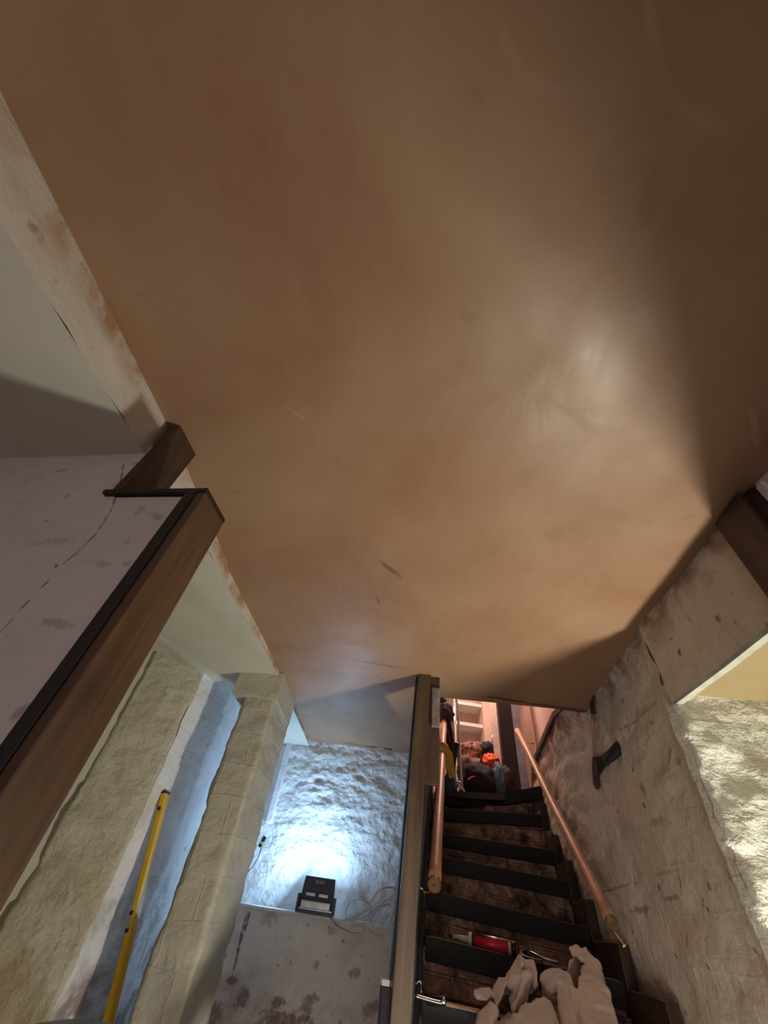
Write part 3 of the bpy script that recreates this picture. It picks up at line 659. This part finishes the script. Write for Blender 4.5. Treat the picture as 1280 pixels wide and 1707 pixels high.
# built-in shelves at the end of the landing
t = thing('shelf_unit', (1.6, 5.5, E + .85), 'white shelf unit with bright shelf edges at the top of the stairs', 'shelves')
xa, xb = at(757, 1200, 5.3).x, at(806, 1200, 5.3).x
bm = bmesh.new(); prism(bm, [(xa, 5.52), (xb, 5.52), (xb, 5.55), (xa, 5.55)], .86, 2.6); obj('back_panel', bm, M['pink_wall'], t)
for x in (xa, xb): 
    bm = bmesh.new(); prism(bm, [(x - .012, 5.25), (x + .012, 5.25), (x + .012, 5.55), (x - .012, 5.55)], .86, 2.6, .002); obj('side_panel', bm, M['white_paint'], t)
for z in (at(785, 1244, 5.25).z - E, at(785, 1208, 5.25).z - E, at(785, 1174, 5.25).z - E):
    bm = bmesh.new(); prism(bm, [(xa, 5.25), (xb, 5.25), (xb, 5.53), (xa, 5.53)], z - .02, z + .02, .002); obj('shelf', bm, M['white_paint'], t)
bm = bmesh.new(); q0, q1 = at(804, 1200, 5.2), at(822, 1200, 5.2)
prism(bm, [(q0.x + .012, 5.2), (q1.x, 5.18), (q1.x + .02, 5.5), (q0.x + .03, 5.5)], .86, 2.7); struct('trim_7', bm, M['pink_wall'])
# poles leaning in the corner and a leaning board
bm = bmesh.new(); tube(bm, [at(817, 1262, 4.95), at(825, 1190, 5.1)], .012, 8); tag(obj('metal_pole', bm, M['steel'], None, True), 'thin shiny pole standing in the corner by the shelves', 'pole')
bm = bmesh.new(); tube(bm, [at(826, 1265, 4.75), at(842, 1190, 4.85)], .014, 8); tag(obj('wooden_pole', bm, M['timber'], None, True), 'brown wooden pole leaning by the dark upright', 'pole')
q = [at(829, 1290, 4.7), at(846, 1290, 4.7)]
bm = bmesh.new(); prism(bm, [(q[0].x, 4.75), (q[1].x, 4.70), (q[1].x + .01, 4.73), (q[0].x + .01, 4.78)], .86, 2.2, .003)
tag(obj('leaning_board', bm, M['card']), 'tan board leaning behind the dark upright', 'board')

# folded clothes airer / ironing board frame
t = thing('folding_frame', at(765, 1320, 4.3), 'folded pale metal frame with two legs standing at the stair head', 'folding frame')
bm = bmesh.new(); Y0 = 4.28
tube(bm, spline([at(770, 1318, Y0), at(766, 1240, Y0), at(762, 1175, Y0), at(757, 1160, Y0), at(752, 1166, Y0), at(754, 1230, Y0 + .02), at(760, 1310, Y0 + .05)], 8), .012, 10); obj('outer_tube', bm, M['alu'], t, True)
bm = bmesh.new(); tube(bm, [at(759, 1305, Y0 + .05), at(756, 1180, Y0 + .06)], .010, 8); obj('leg', bm, M['alu'], t, True)
bm = bmesh.new(); tube(bm, [at(770, 1305, Y0), at(759, 1303, Y0 + .05)], .008, 8); obj('crossbar', bm, M['alu'], t, True)
bm = bmesh.new(); blob(bm, at(769, 1319, Y0), (.022, .022, .018), 0, 1, 1, 2); obj('rubber_foot', bm, M['black'], t, True)

# coats hung at the left of the stair head
def drape(bm, tl, tr, bl, br, folds=4, depth=.03, n=40, m_=24, seed=0):
    tl, tr, bl, br = map(Vector, (tl, tr, bl, br)); nrm_ = (tr - tl).cross(bl - tl).normalized(); g = []
    for side in (0, 1):
        rr = []
        for j in range(m_ + 1):
            row = []
            for i in range(n + 1):
                u, w = i / n, j / m_; p_ = tl.lerp(tr, u).lerp(bl.lerp(br, u), w)
                d = depth * (math.sin(u * folds * 2 * math.pi + 1.5 * noise.noise(Vector((u * 2, w * 2, seed)))) * (.3 + .7 * w)) + depth * noise.noise(Vector((u * 4, w * 3, seed + 9)))
                prof = math.sin(math.pi * min(1, max(0, u))) ** .5 * depth * 1.2
                p_ = p_ + nrm_ * (d * .5 + (prof if side else -prof)) + Vector((0, 0, .02 * noise.noise(Vector((u * 6, seed, 1))) * w))
                row.append(bm.verts.new(p_))
            rr.append(row)
        for A, B in zip(rr[:-1], rr[1:]):
            for i in range(n): bm.faces.new((A[i], A[i + 1], B[i + 1], B[i]))
        g.append(rr)
    bmesh.ops.remove_doubles(bm, verts=bm.verts, dist=.0005)
t = thing('hanging_coat', at(745, 1180, 4.35), 'dark plum coat draped over the upper end of the left handrail', 'coat')
bm = bmesh.new(); blob(bm, at(743, 1190, 4.32), (.085, .08, .11), .25, 2.5, 3, 4); drape(bm, at(734, 1180, 4.33), at(750, 1186, 4.30), at(738, 1255, 4.36), at(762, 1262, 4.30), 3, .05, seed=2); obj('body', bm, M['coat'], t, True)
bm = bmesh.new(); blob(bm, at(737, 1168, 4.45), (.05, .05, .045), .2, 2.5, 5, 3); obj('hood', bm, M['coat2'], t, True)
bm = bmesh.new(); drape(bm, at(744, 1240, 4.30), at(765, 1240, 4.28), at(744, 1290, 4.3), at(758, 1285, 4.28), 2, .04, seed=4); tag(obj('hanging_jacket', bm, M['coat2'], None, True), 'black jacket hanging below the plum coat beside the left handrail', 'jacket')
bm = bmesh.new(); blob(bm, at(750, 1312, 4.32), (.07, .05, .10), .25, 3, 8, 4); tag(obj('teal_bag', bm, M['teal'], None, True), 'dark teal bag slumped on the landing beside the folding frame', 'bag')

# yellow rag tied round the left handrail
f_ = .66; c0 = at(734, 1258, 3.80)
t = thing('yellow_glove', c0, 'yellow work glove draped over the left handrail', 'glove')
bm = bmesh.new()
pts = [at(726, 1258, 3.74), at(729, 1247, 3.70), at(737, 1246, 3.66), at(744, 1256, 3.66), at(749, 1272, 3.68), at(753, 1296, 3.72)]
sp = spline(pts, 6); tube(bm, sp, .03, 12, rad=[.012 + .034 * math.sin(math.pi * min(1, (i + 3) / (len(sp) + 8))) for i in range(len(sp))])
for v_ in bm.verts: v_.co += Vector((1, .3, .6)) * .010 * noise.noise(v_.co * 25)
obj('palm', bm, M['rag'], t, True)
for k, (q0, q1) in enumerate([((746, 1266), (757, 1297)), ((741, 1260), (748, 1286)), ((728, 1252), (735, 1268)), ((733, 1250), (741, 1270))]):
    bm = bmesh.new(); tube(bm, spline([at(*q0, 3.66), at((q0[0] + q1[0]) / 2 + 1, (q0[1] + q1[1]) / 2, 3.655), at(*q1, 3.68)], 4), .014, 10, rad=[.014] * 7 + [.013, .009]); obj('finger', bm, M['rag'], t, True)

# heap of bags and clothes on the landing
LZ = land_m.z - .004
def bag(name, px, py, Y, r, mat, label, cat='bag', amp=.2, s=2.2, seed=1, ridge=.15, handle=None):
    c_ = at(px, py, Y); t = thing(name, (c_.x, c_.y, LZ), label, cat)
    bm = bmesh.new(); blob(bm, c_, r, amp, s, seed, 4, ridge, flat=LZ); obj('body', bm, M[mat], t, True)
    if handle:
        bm = bmesh.new(); tube(bm, spline([at(*h, Y - r[1] * .9) for h in handle], 6), .006, 8); obj('strap', bm, M['brown_bag'] if mat != 'coat2' else M['orange'], t, True)
    return t
bag('black_holdall', 800, 1303, 4.50, (.165, .13, .15), 'coat2', 'black holdall at the front of the heap on the landing', seed=3, handle=[(780, 1300), (785, 1296), (792, 1294)])
bag('black_sack', 828, 1308, 4.52, (.14, .12, .14), 'coat2', 'small black sack between the holdall and the blue bag', 'bag', seed=9)
bag('blue_bag', 832, 1303, 4.42, (.055, .06, .15), 'blue_bag', 'upright blue bag leaning by the dark upright', seed=6, ridge=.25)
bag('dark_bag', 845, 1303, 4.44, (.06, .06, .13), 'coat', 'dark bag squeezed against the foot of the dark upright', seed=12)
bag('orange_bag', 819, 1271, 4.70, (.085, .08, .075), 'orange', 'bright orange bag on top of the heap', seed=7, ridge=.35)
bag('red_cloth', 830, 1277, 4.66, (.035, .04, .035), 'redc', 'small red cloth tucked beside the orange bag', 'cloth', seed=8)
bag('brown_bag', 778, 1284, 4.62, (.09, .08, .13), 'brown_bag', 'brown cloth bag leaning against the pale box', seed=13, ridge=.3)
bag('floral_cushion', 792, 1254, 4.95, (.17, .10, .10), 'floral', 'floral patterned cushion lying across the heap', 'cushion', seed=14, ridge=.2)
bag('black_cushion', 812, 1252, 4.88, (.09, .09, .09), 'coat2', 'round black cushion to the right of the floral one', 'cushion', seed=15)
bag('red_bundle', 771, 1250, 5.0, (.045, .05, .06), 'redc', 'small red bundle at the left end of the floral cushion', 'cloth', seed=16)
bag('tan_bag', 826, 1259, 4.85, (.05, .05, .08), 'brown_bag', 'small brown bag hanging between the poles and the orange bag', seed=17)
t = thing('storage_box', at(790, 1300, 4.8), 'pale cardboard box behind the bags on the landing', 'box')
q0, q1 = at(768, 1263, 4.8), at(797, 1263, 4.8); bm = bmesh.new(); prism(bm, [(q0.x, 4.78), (q1.x, 4.76), (q1.x + .02, 5.0), (q0.x + .02, 5.02)], LZ - E, q0.z - E, .004); obj('body', bm, M['card'], t)
bm = bmesh.new(); prism(bm, [(q0.x - .006, 4.772), (q1.x + .006, 4.752), (q1.x + .026, 5.005), (q0.x + .014, 5.027)], q0.z - E - .03, q0.z - E + .006, .002); obj('lid', bm, M['card'], t)

# ------------------------------------------------------------------ floodlight on the ledge
fx, fy = -.045, far(-.045) - .25
lz = E - .058
t = thing('floodlight', (fx, fy, lz), 'black LED floodlight standing on the ledge and shining at the stone wall', 'floodlight')
R_ = Matrix.Translation((fx, fy, lz + .004)) @ Matrix.Rotation(math.radians(-6), 4, 'Z')
def fl(bm):
    for v_ in bm.verts: v_.co = R_ @ v_.co
def lb(bm, x0, x1, y0, y1, z0, z1, bev=.002, tilt=0.0):
    pts = [(x, y + (z * tilt), z) for z in (z0, z1) for x, y in ((x0, y0), (x1, y0), (x1, y1), (x0, y1))]
    box8(bm, pts, bev)
bm = bmesh.new(); box8(bm, [(-.115, -.035, .02), (.115, -.035, .02), (.115, .0, .02), (-.115, .0, .02), (-.105, -.015, .175), (.105, -.015, .175), (.105, .012, .175), (-.105, .012, .175)], .006); fl(bm); obj('housing', bm, M['black_metal'], t)
for k in range(5):
    bm = bmesh.new(); x = -.026 + k * .013; box8(bm, [(x, -.030, .142), (x + .004, -.030, .142), (x + .004, -.012, .142), (x, -.012, .142), (x + .003, -.025, .160), (x + .007, -.025, .160), (x + .007, -.010, .160), (x + .003, -.010, .160)]); fl(bm); obj('vent_slot', bm, M['alu'], t)
for x in (-.075, .012):
    bm = bmesh.new(); lb(bm, x, x + .062, -.048, -.018, .078, .094); fl(bm); obj('driver_plate', bm, M['alu'], t)
bm = bmesh.new(); lb(bm, -.098, .098, -.060, -.030, .018, .056, .006); fl(bm); obj('stand_plate', bm, M['alu'], t)
bm = bmesh.new(); lb(bm, -.125, .125, -.075, -.02, -.003, .014, .003); lb(bm, -.128, -.112, -.060, .01, 0, .085, .003); lb(bm, .112, .128, -.060, .01, 0, .085, .003); fl(bm); obj('bracket', bm, M['black_metal'], t)
m, nt, p = new_mat('led_glass'); p.inputs['Emission Color'].default_value = (.45, .70, 1.0, 1); p.inputs['Emission Strength'].default_value = 0.0
p.inputs['Base Color'].default_value = (.8, .85, .9, 1); nz_ = noise_n(nt, coords(nt), 60); nt.links.new(ramp(nt, nz_, [(.3, (.75, .8, .85)), (.7, (.85, .9, .95))]), p.inputs['Base Color'])
p.inputs['Emission Strength'].default_value = 2.5
bm = bmesh.new(); box8(bm, [(-.09, .004, .055), (.09, .004, .055), (.09, .010, .055), (-.09, .010, .055), (-.088, .014, .165), (.088, .014, .165), (.088, .018, .165), (-.088, .018, .165)], .001); fl(bm); obj('led_panel', bm, m, t)
area('floodlight_beam', (fx + .01, fy + .015, lz + .19), (0, .25, 1.0), 0.10, 4.2, (.40, .67, 1.0))
area('added_side_fill', (fx - .085, fy + .045, lz + .15), (-.75, -.25, .55), 0.05, 8, (.42, .68, 1.0))  # added light aimed away from the wall to brighten pillar and alcove

# coil of white cable on the ledge
def cable(name, pts, r, mat, label, n=8, group=None):
    bm = bmesh.new(); tube(bm, spline(pts, n), r, 8); return tag(obj(name, bm, mat, None, True), label, 'cable', group)
Yl = far(.3) - .26
loops = []
c_ = [(548, 1532), (565, 1534), (590, 1533), (615, 1522), (638, 1505), (657, 1490), (655, 1480), (635, 1482), (618, 1500), (606, 1518), (598, 1530), (582, 1535),
      (576, 1524), (580, 1508), (592, 1500), (608, 1502), (618, 1512), (612, 1524), (590, 1528), (575, 1532), (600, 1522), (640, 1500), (656, 1506), (652, 1530), (640, 1545), (625, 1546), (618, 1532), (630, 1515), (648, 1508), (657, 1520)]
cable('cable_coil', [at(x, y, Yl - .02 * (i % 4) - .01) for i, (x, y) in enumerate(c_)], .0048, M['cable'], 'tangled coil of white cable on the ledge right of the floodlight', 7)
c_ = [(549, 1530), (560, 1545), (580, 1556), (598, 1558), (607, 1550), (604, 1543), (588, 1544), (584, 1549)]
cable('cable_end', [at(x, y, Yl - .05) for x, y in c_], .0052, M['cable'], 'white cable loop drooping below the ledge beside the floodlight')
c_ = [(612, 1550), (630, 1558), (655, 1560)]
cable('cable_run', [at(x, y, Yl - .05) for x, y in c_], .0052, M['cable'], 'short length of white cable along the ledge by the newel post')
# wire and terminal block on the left of the far wall
c_ = [(435, 1414), (430, 1430), (420, 1446), (408, 1458), (396, 1468), (391, 1480), (391, 1492)]
cable('dangling_wire', [at(x, y, far(-.55) - .03) for x, y in c_], .0035, M['wire'], 'thin dark wire hanging on the far wall below the socket')
t = thing('terminal_block', at(437, 1405, 3.98), 'small dark electrical connector with green tape on the far wall', 'connector')
q = at(437, 1404, far(-.5) - .05); bm = bmesh.new(); bar(bm, q + Vector((-.012, 0, -.03)), q + Vector((.012, 0, .035)), .026, .03, (1, 0, 0), .004); obj('body', bm, M['black'], t)
bm = bmesh.new(); bar(bm, q + Vector((-.004, -.004, -.012)), q + Vector((.0, -.004, .004)), .029, .034, (1, 0, 0), .002); obj('tape', bm, M['green'], t)
# boxed corner on the far wall
bm = bmesh.new(); q0, q1 = at(481, 1245, far(-.55) - .02), at(447, 1372, far(-.6) - .02)
bar(bm, (q0.x, q0.y + .01, E + .97), (q1.x, q1.y + .01, q1.z), .05, .05, (1, 0, 0), .008)
tag(obj('pipe_boxing', bm, M['recess']), 'painted vertical pipe boxing on the left of the far stone wall', 'boxing')

# ------------------------------------------------------------------ spirit level in the alcove
a = at(276, 1322, 2.76); b_ = at(180, 1707, 2.70); d = (b_ - a).normalized(); k = (a.z - .004) / -d.z; foot = a + d * min(k, 1.83)
t = thing('spirit_level', foot, 'long yellow spirit level leaning upright in the white alcove', 'spirit level')
side = Vector((.95, -.25, .2))
bm = bmesh.new(); bar(bm, a, foot, .024, .046, side, .003); obj('body', bm, M['level_y'], t)
bm = bmesh.new(); s_ = (side - d * side.dot(d)).normalized(); f2 = d.cross(s_)
if f2.y > 0: f2 = -f2
off = -s_ * .0; bar(bm, a - s_ * .0135 + f2 * .0, foot - s_ * .0135, .004, .042, side, .001); obj('side_web', bm, M['level_side'], t)
for frac, ln in ((.30, .036),):
    c_ = a.lerp(foot, 0) + d * ((at(218, 1537, 2.74) - a).length)
    bm = bmesh.new(); bar(bm, c_ - d * ln - s_ * .008, c_ + d * ln - s_ * .008, .018, .049, side, .003); obj('vial_frame', bm, M['black'], t)
    bm = bmesh.new(); bar(bm, c_ - d * ln * .6 - s_ * .008, c_ + d * ln * .6 - s_ * .008, .020, .052, side, .003); obj('vial', bm, M['green'], t)
bm = bmesh.new(); bar(bm, a - d * .006, a + d * .006, .027, .049, side, .002); obj('end_cap', bm, M['black'], t)
c_ = a + d * .075; bm = bmesh.new(); tube(bm, [c_ + f2 * .020, c_ + f2 * .0290], .009, 12); obj('hang_hole', bm, M['black'], t)

# black bin lid at the lower left
q = at(140, 1712, 1.25)
t = thing('black_bin', (q.x, q.y + .0, 0), 'black plastic bin whose rim just shows at the lower left corner', 'bin')
bm = bmesh.new(); tube(bm, [(q.x, q.y + .0, 0.002), (q.x, q.y + .0, q.z - .05)], .12, 32, rad=[.08, .10]); obj('body', bm, M['black'], t, False)
bm = bmesh.new(); tube(bm, [(q.x, q.y + .0, q.z - .055), (q.x, q.y + .0, q.z - .03), (q.x, q.y + .0, q.z - .008), (q.x, q.y + .0, q.z)], .15, 32, rad=[.105, .11, .10, .06]); obj('lid', bm, M['black'], t, False)

# ------------------------------------------------------------------ things on the stairs
# sealant gun on the sixth tread
t0 = at(752, 1560, 2.80); t1 = at(857, 1582, 2.70); zt = rows2[3][0].z
def on_z(v_, h): return Vector((v_.x, v_.y, h))
t = thing('sealant_gun', t0.lerp(t1, .5), 'sealant gun with a red and white cartridge lying on a tread', 'sealant gun')
dd = (t1 - t0).normalized(); L = (t1 - t0).length
def part(name, f0, f1, r0, r1, mat, seg=18):
    bm = bmesh.new(); tube(bm, [t0 + dd * L * f0, t0 + dd * L * f1], r0, seg, rad=[r0, r1]); return obj(name, bm, M[mat], t, True)
part('nozzle', .0, .30, .006, .012, 'white_plastic'); part('tip', -.04, .02, .006, .008, 'black', 10)
part('collar', .28, .34, .026, .026, 'white_plastic'); part('cartridge', .34, .95, .0225, .0225, 'red')
part('cartridge_band', .34, .39, .0232, .0232, 'black'); part('end_ring', .91, .955, .0235, .0235, 'white_plastic'); part('back_plate', .955, 1.03, .026, .026, 'black')
for s_ in (1, -1):
    bm = bmesh.new(); o_ = Vector((0, -.3, .95)).normalized() * .024 * s_; tube(bm, [t0 + dd * L * .34 + o_, t1 + dd * .01 + o_], .004, 6); obj('frame_rod', bm, M['steel'], t, True)
g0 = t1 + dd * .02; g1 = at(905, 1592, 2.66)
bm = bmesh.new(); bar(bm, g0, g0 + dd * .05, .03, .035, (0, 0, 1), .006); obj('handle_block', bm, M['black'], t)
bm = bmesh.new(); tube(bm, spline([g0 + dd * .03 + Vector((0, -.01, .0)), at(868, 1592, 2.62), at(880, 1600, 2.58), at(905, 1606, 2.56)], 5), .011, 10); obj('handle', bm, M['black'], t, True)
bm = bmesh.new(); tube(bm, spline([g0 + dd * .04, at(886, 1588, 2.66), at(905, 1597, 2.62), at(930, 1604, 2.60)], 5), .0045, 8); obj('plunger_rod', bm, M['steel'], t, True)
# scraper and offcut on the lowest visible tread
zt = rows2[2][0]
t = thing('jointing_tool', at(730, 1668, 2.42), 'small shiny jointing tool with a black handle on the lowest visible tread', 'tool')
bm = bmesh.new(); tube(bm, spline([at(712, 1667, 2.44), at(730, 1669, 2.42), at(742, 1668, 2.42)], 4), .014, 10); obj('handle', bm, M['black'], t, True)
bm = bmesh.new(); tube(bm, spline([at(742, 1668, 2.42), at(738, 1672, 2.40), at(722, 1669, 2.40), at(692, 1660, 2.40)], 5), .006, 8); blob(bm, at(739, 1670, 2.40), (.014, .012, .012), .1, 2, 1, 2); obj('blade', bm, M['steel'], t, True)
bm = bmesh.new(); q = [at(688, 1641, 2.46), at(701, 1637, 2.46), at(702, 1655, 2.44)]
for a_, b2 in ((q[0], q[1]), (q[1], q[2])): tube(bm, [a_, b2], .0035, 6)
tag(obj('wire_clip', bm, M['steel'], None, True), 'small bent steel clip beside the post on the lowest visible tread', 'clip')
bm = bmesh.new(); a_, b2 = at(743, 1673, 2.40), at(800, 1686, 2.37); bar(bm, a_, b2, .035, .010, (0, 1, 0), .003)
tag(obj('timber_offcut', bm, M['rail_end']), 'pinkish strip of timber lying between the tool and the dust sheet', 'offcut')

# crumpled dust sheet: angular folds hulled from ridge and valley points, fused into one skin
def cq(cx, cy, Y): return at(617 + cx / 2.747, 1367 + cy / 2.747, Y)
hulls = [
    [(680, 608, 2.36), (632, 690, 2.33), (600, 760, 2.33), (655, 760, 2.27), (700, 660, 2.30), (720, 640, 2.38), (610, 800, 2.45), (690, 800, 2.45)],
    [(690, 640, 2.37), (752, 632, 2.36), (768, 700, 2.31), (760, 770, 2.30), (735, 720, 2.33), (730, 800, 2.42), (700, 700, 2.45)],
    [(705, 686, 2.28), (740, 690, 2.28), (700, 800, 2.25), (650, 880, 2.22), (640, 830, 2.30), (690, 740, 2.38), (700, 900, 2.36)],
    [(470, 790, 2.30), (500, 768, 2.30), (550, 770, 2.30), (562, 800, 2.28), (530, 826, 2.26), (485, 820, 2.28), (520, 800, 2.40), (560, 830, 2.38)],
    [(585, 715, 2.34), (630, 720, 2.31), (600, 830, 2.25), (575, 870, 2.24), (560, 800, 2.30), (590, 800, 2.40)],
    [(560, 830, 2.24), (500, 870, 2.24), (470, 960, 2.18), (540, 980, 2.12), (590, 880, 2.20), (560, 1000, 2.3), (490, 1000, 2.32)],
    [(795, 788, 2.20), (700, 850, 2.20), (625, 935, 2.15), (650, 1010, 2.08), (860, 1010, 2.06), (868, 930, 2.13), (830, 830, 2.18), (760, 900, 2.40), (700, 1010, 2.3)],
    [(775, 735, 2.30), (800, 690, 2.30), (850, 672, 2.30), (890, 685, 2.28), (910, 730, 2.25), (850, 745, 2.23), (830, 800, 2.24), (880, 830, 2.40), (790, 800, 2.38)],
    [(840, 730, 2.24), (880, 720, 2.22), (930, 830, 2.16), (960, 930, 2.10), (970, 1010, 2.04), (900, 1010, 2.06), (870, 900, 2.14), (920, 1000, 2.3), (900, 800, 2.36)],
    [(895, 680, 2.27), (925, 740, 2.23), (960, 830, 2.16), (1010, 930, 2.09), (985, 1000, 2.05), (940, 860, 2.14), (900, 740, 2.22), (960, 900, 2.34)],
    [(902, 585, 2.38), (940, 558, 2.38), (985, 590, 2.35), (1050, 640, 2.30), (1068, 690, 2.27), (1040, 692, 2.27), (960, 632, 2.31), (915, 612, 2.34), (1000, 660, 2.44), (940, 620, 2.46)],
    [(985, 640, 2.32), (1062, 695, 2.25), (1085, 760, 2.20), (1120, 860, 2.12), (1150, 960, 2.05), (1140, 1040, 2.0), (1000, 1040, 1.98), (960, 880, 2.10), (945, 770, 2.19), (975, 700, 2.26), (1030, 720, 2.24), (1080, 900, 2.34), (1000, 760, 2.40), (1120, 1000, 2.3)],
    [(905, 640, 2.34), (930, 632, 2.33), (960, 640, 2.40), (900, 700, 2.33), (930, 720, 2.40), (960, 760, 2.42), (900, 760, 2.42)],
    [(620, 900, 2.28), (480, 1050, 2.2), (1150, 1050, 2.1), (1000, 850, 2.36), (760, 820, 2.42), (640, 1100, 1.95), (1100, 1100, 1.90), (700, 1150, 2.4), (1000, 1150, 2.4)],
]
bm = bmesh.new()
for hp in hulls:
    t_ = bmesh.new(); vv = [t_.verts.new(cq(*q)) for q in hp]; bmesh.ops.convex_hull(t_, input=vv)
    mm = bpy.data.meshes.new('t'); t_.to_mesh(mm); t_.free(); bm.from_mesh(mm); bpy.data.meshes.remove(mm)
me = bpy.data.meshes.new('t'); bm.to_mesh(me); bm.free(); to = bpy.data.objects.new('t', me); COL.objects.link(to)
rm = to.modifiers.new('r', 'REMESH'); rm.mode = 'VOXEL'; rm.voxel_size = .0055
sm = to.modifiers.new('s', 'SMOOTH'); sm.factor = .6; sm.iterations = 3
me2 = bpy.data.meshes.new_from_object(to.evaluated_get(bpy.context.evaluated_depsgraph_get())); bpy.data.objects.remove(to); me2.name = 'dust_sheet'; me2.materials.clear()
nn = [v_.normal.copy() for v_ in me2.vertices]
for v_, n_ in zip(me2.vertices, nn):
    q = v_.co * 7; w = Vector((noise.noise(q), noise.noise(q + Vector((5, 5, 5))), noise.noise(q + Vector((9, 1, 2)))))
    k = (1 - 2 * abs(noise.noise(q * 1.1 + w * .8))) ** 3
    k2 = (1 - 2 * abs(noise.noise(q * 2.6 + w * 1.5 + Vector((3, 8, 1))))) ** 3
    v_.co += n_ * (.010 * max(0, k) + .0030 * max(0, k2) + .004 * noise.noise(q * .9) + .002 * noise.noise(q * 6) - .004)
tag(link('dust_sheet', me2, M['sheet']), 'crumpled off-white dust sheet heaped on the lower steps against the wall', 'dust sheet')

# ------------------------------------------------------------------ marks on the right wall
t = thing('old_bracket', (wall_x(2.42) - .02, 2.42, E + .6), 'dark metal bracket remnant on the rough right wall above the handrail', 'bracket')
from mathutils.bvhtree import BVHTree
_wr = bpy.data.objects['wall_right'].data
_bvh = BVHTree.FromPolygons([v_.co.copy() for v_ in _wr.vertices], [tuple(p_.vertices) for p_ in _wr.polygons])
def on_wall(px, py, off=.012):
    o_ = Vector((0, 0, E)); d_ = ray(px, py).normalized(); h_ = _bvh.ray_cast(o_, d_)
    if h_[0] is not None: return h_[0] + Vector((-off, -off * .3, 0))
    lo, hi = 1.0, 4.6
    for _ in range(40):
        mid = (lo + hi) / 2; p_ = at(px, py, mid)
        if p_.x < wall_x(mid) - off: lo = mid
        else: hi = mid
    return at(px, py, lo)
def flat_patch(name, poly, mat, parent=None, off=.02, th=.02):
    bm = bmesh.new(); f_ = [bm.verts.new(on_wall(x, y, off)) for x, y in poly]; b2 = [bm.verts.new(on_wall(x, y, off) + Vector((th, -.003, 0))) for x, y in poly]
    bm.faces.new(f_); bm.faces.new(b2[::-1])
    for i in range(len(poly)): bm.faces.new((f_[i], f_[(i + 1) % len(poly)], b2[(i + 1) % len(poly)], b2[i]))
    return obj(name, bm, mat, parent)
flat_patch('top_stub', [(984, 1158), (992, 1160), (994, 1192), (987, 1190)], M['matte_brown'], t, .012, .012)
flat_patch('plaster_strip', [(987, 1190), (995, 1191), (997, 1225), (997, 1262), (990, 1262), (989, 1225)], M['filler'], t, .008, .008)['label'] = 'pinkish plaster strip'
flat_patch('hook', [(990, 1262), (998, 1262), (1000, 1278), (999, 1296), (1001, 1312), (996, 1317), (991, 1308), (989, 1280)], M['matte_brown'], t, .010, .010)
flat_patch('arm', [(997, 1264), (1006, 1260), (1020, 1248), (1030, 1237), (1034, 1246), (1036, 1259), (1022, 1270), (1009, 1278), (1000, 1292)], M['matte_black'], t, .014, .012)
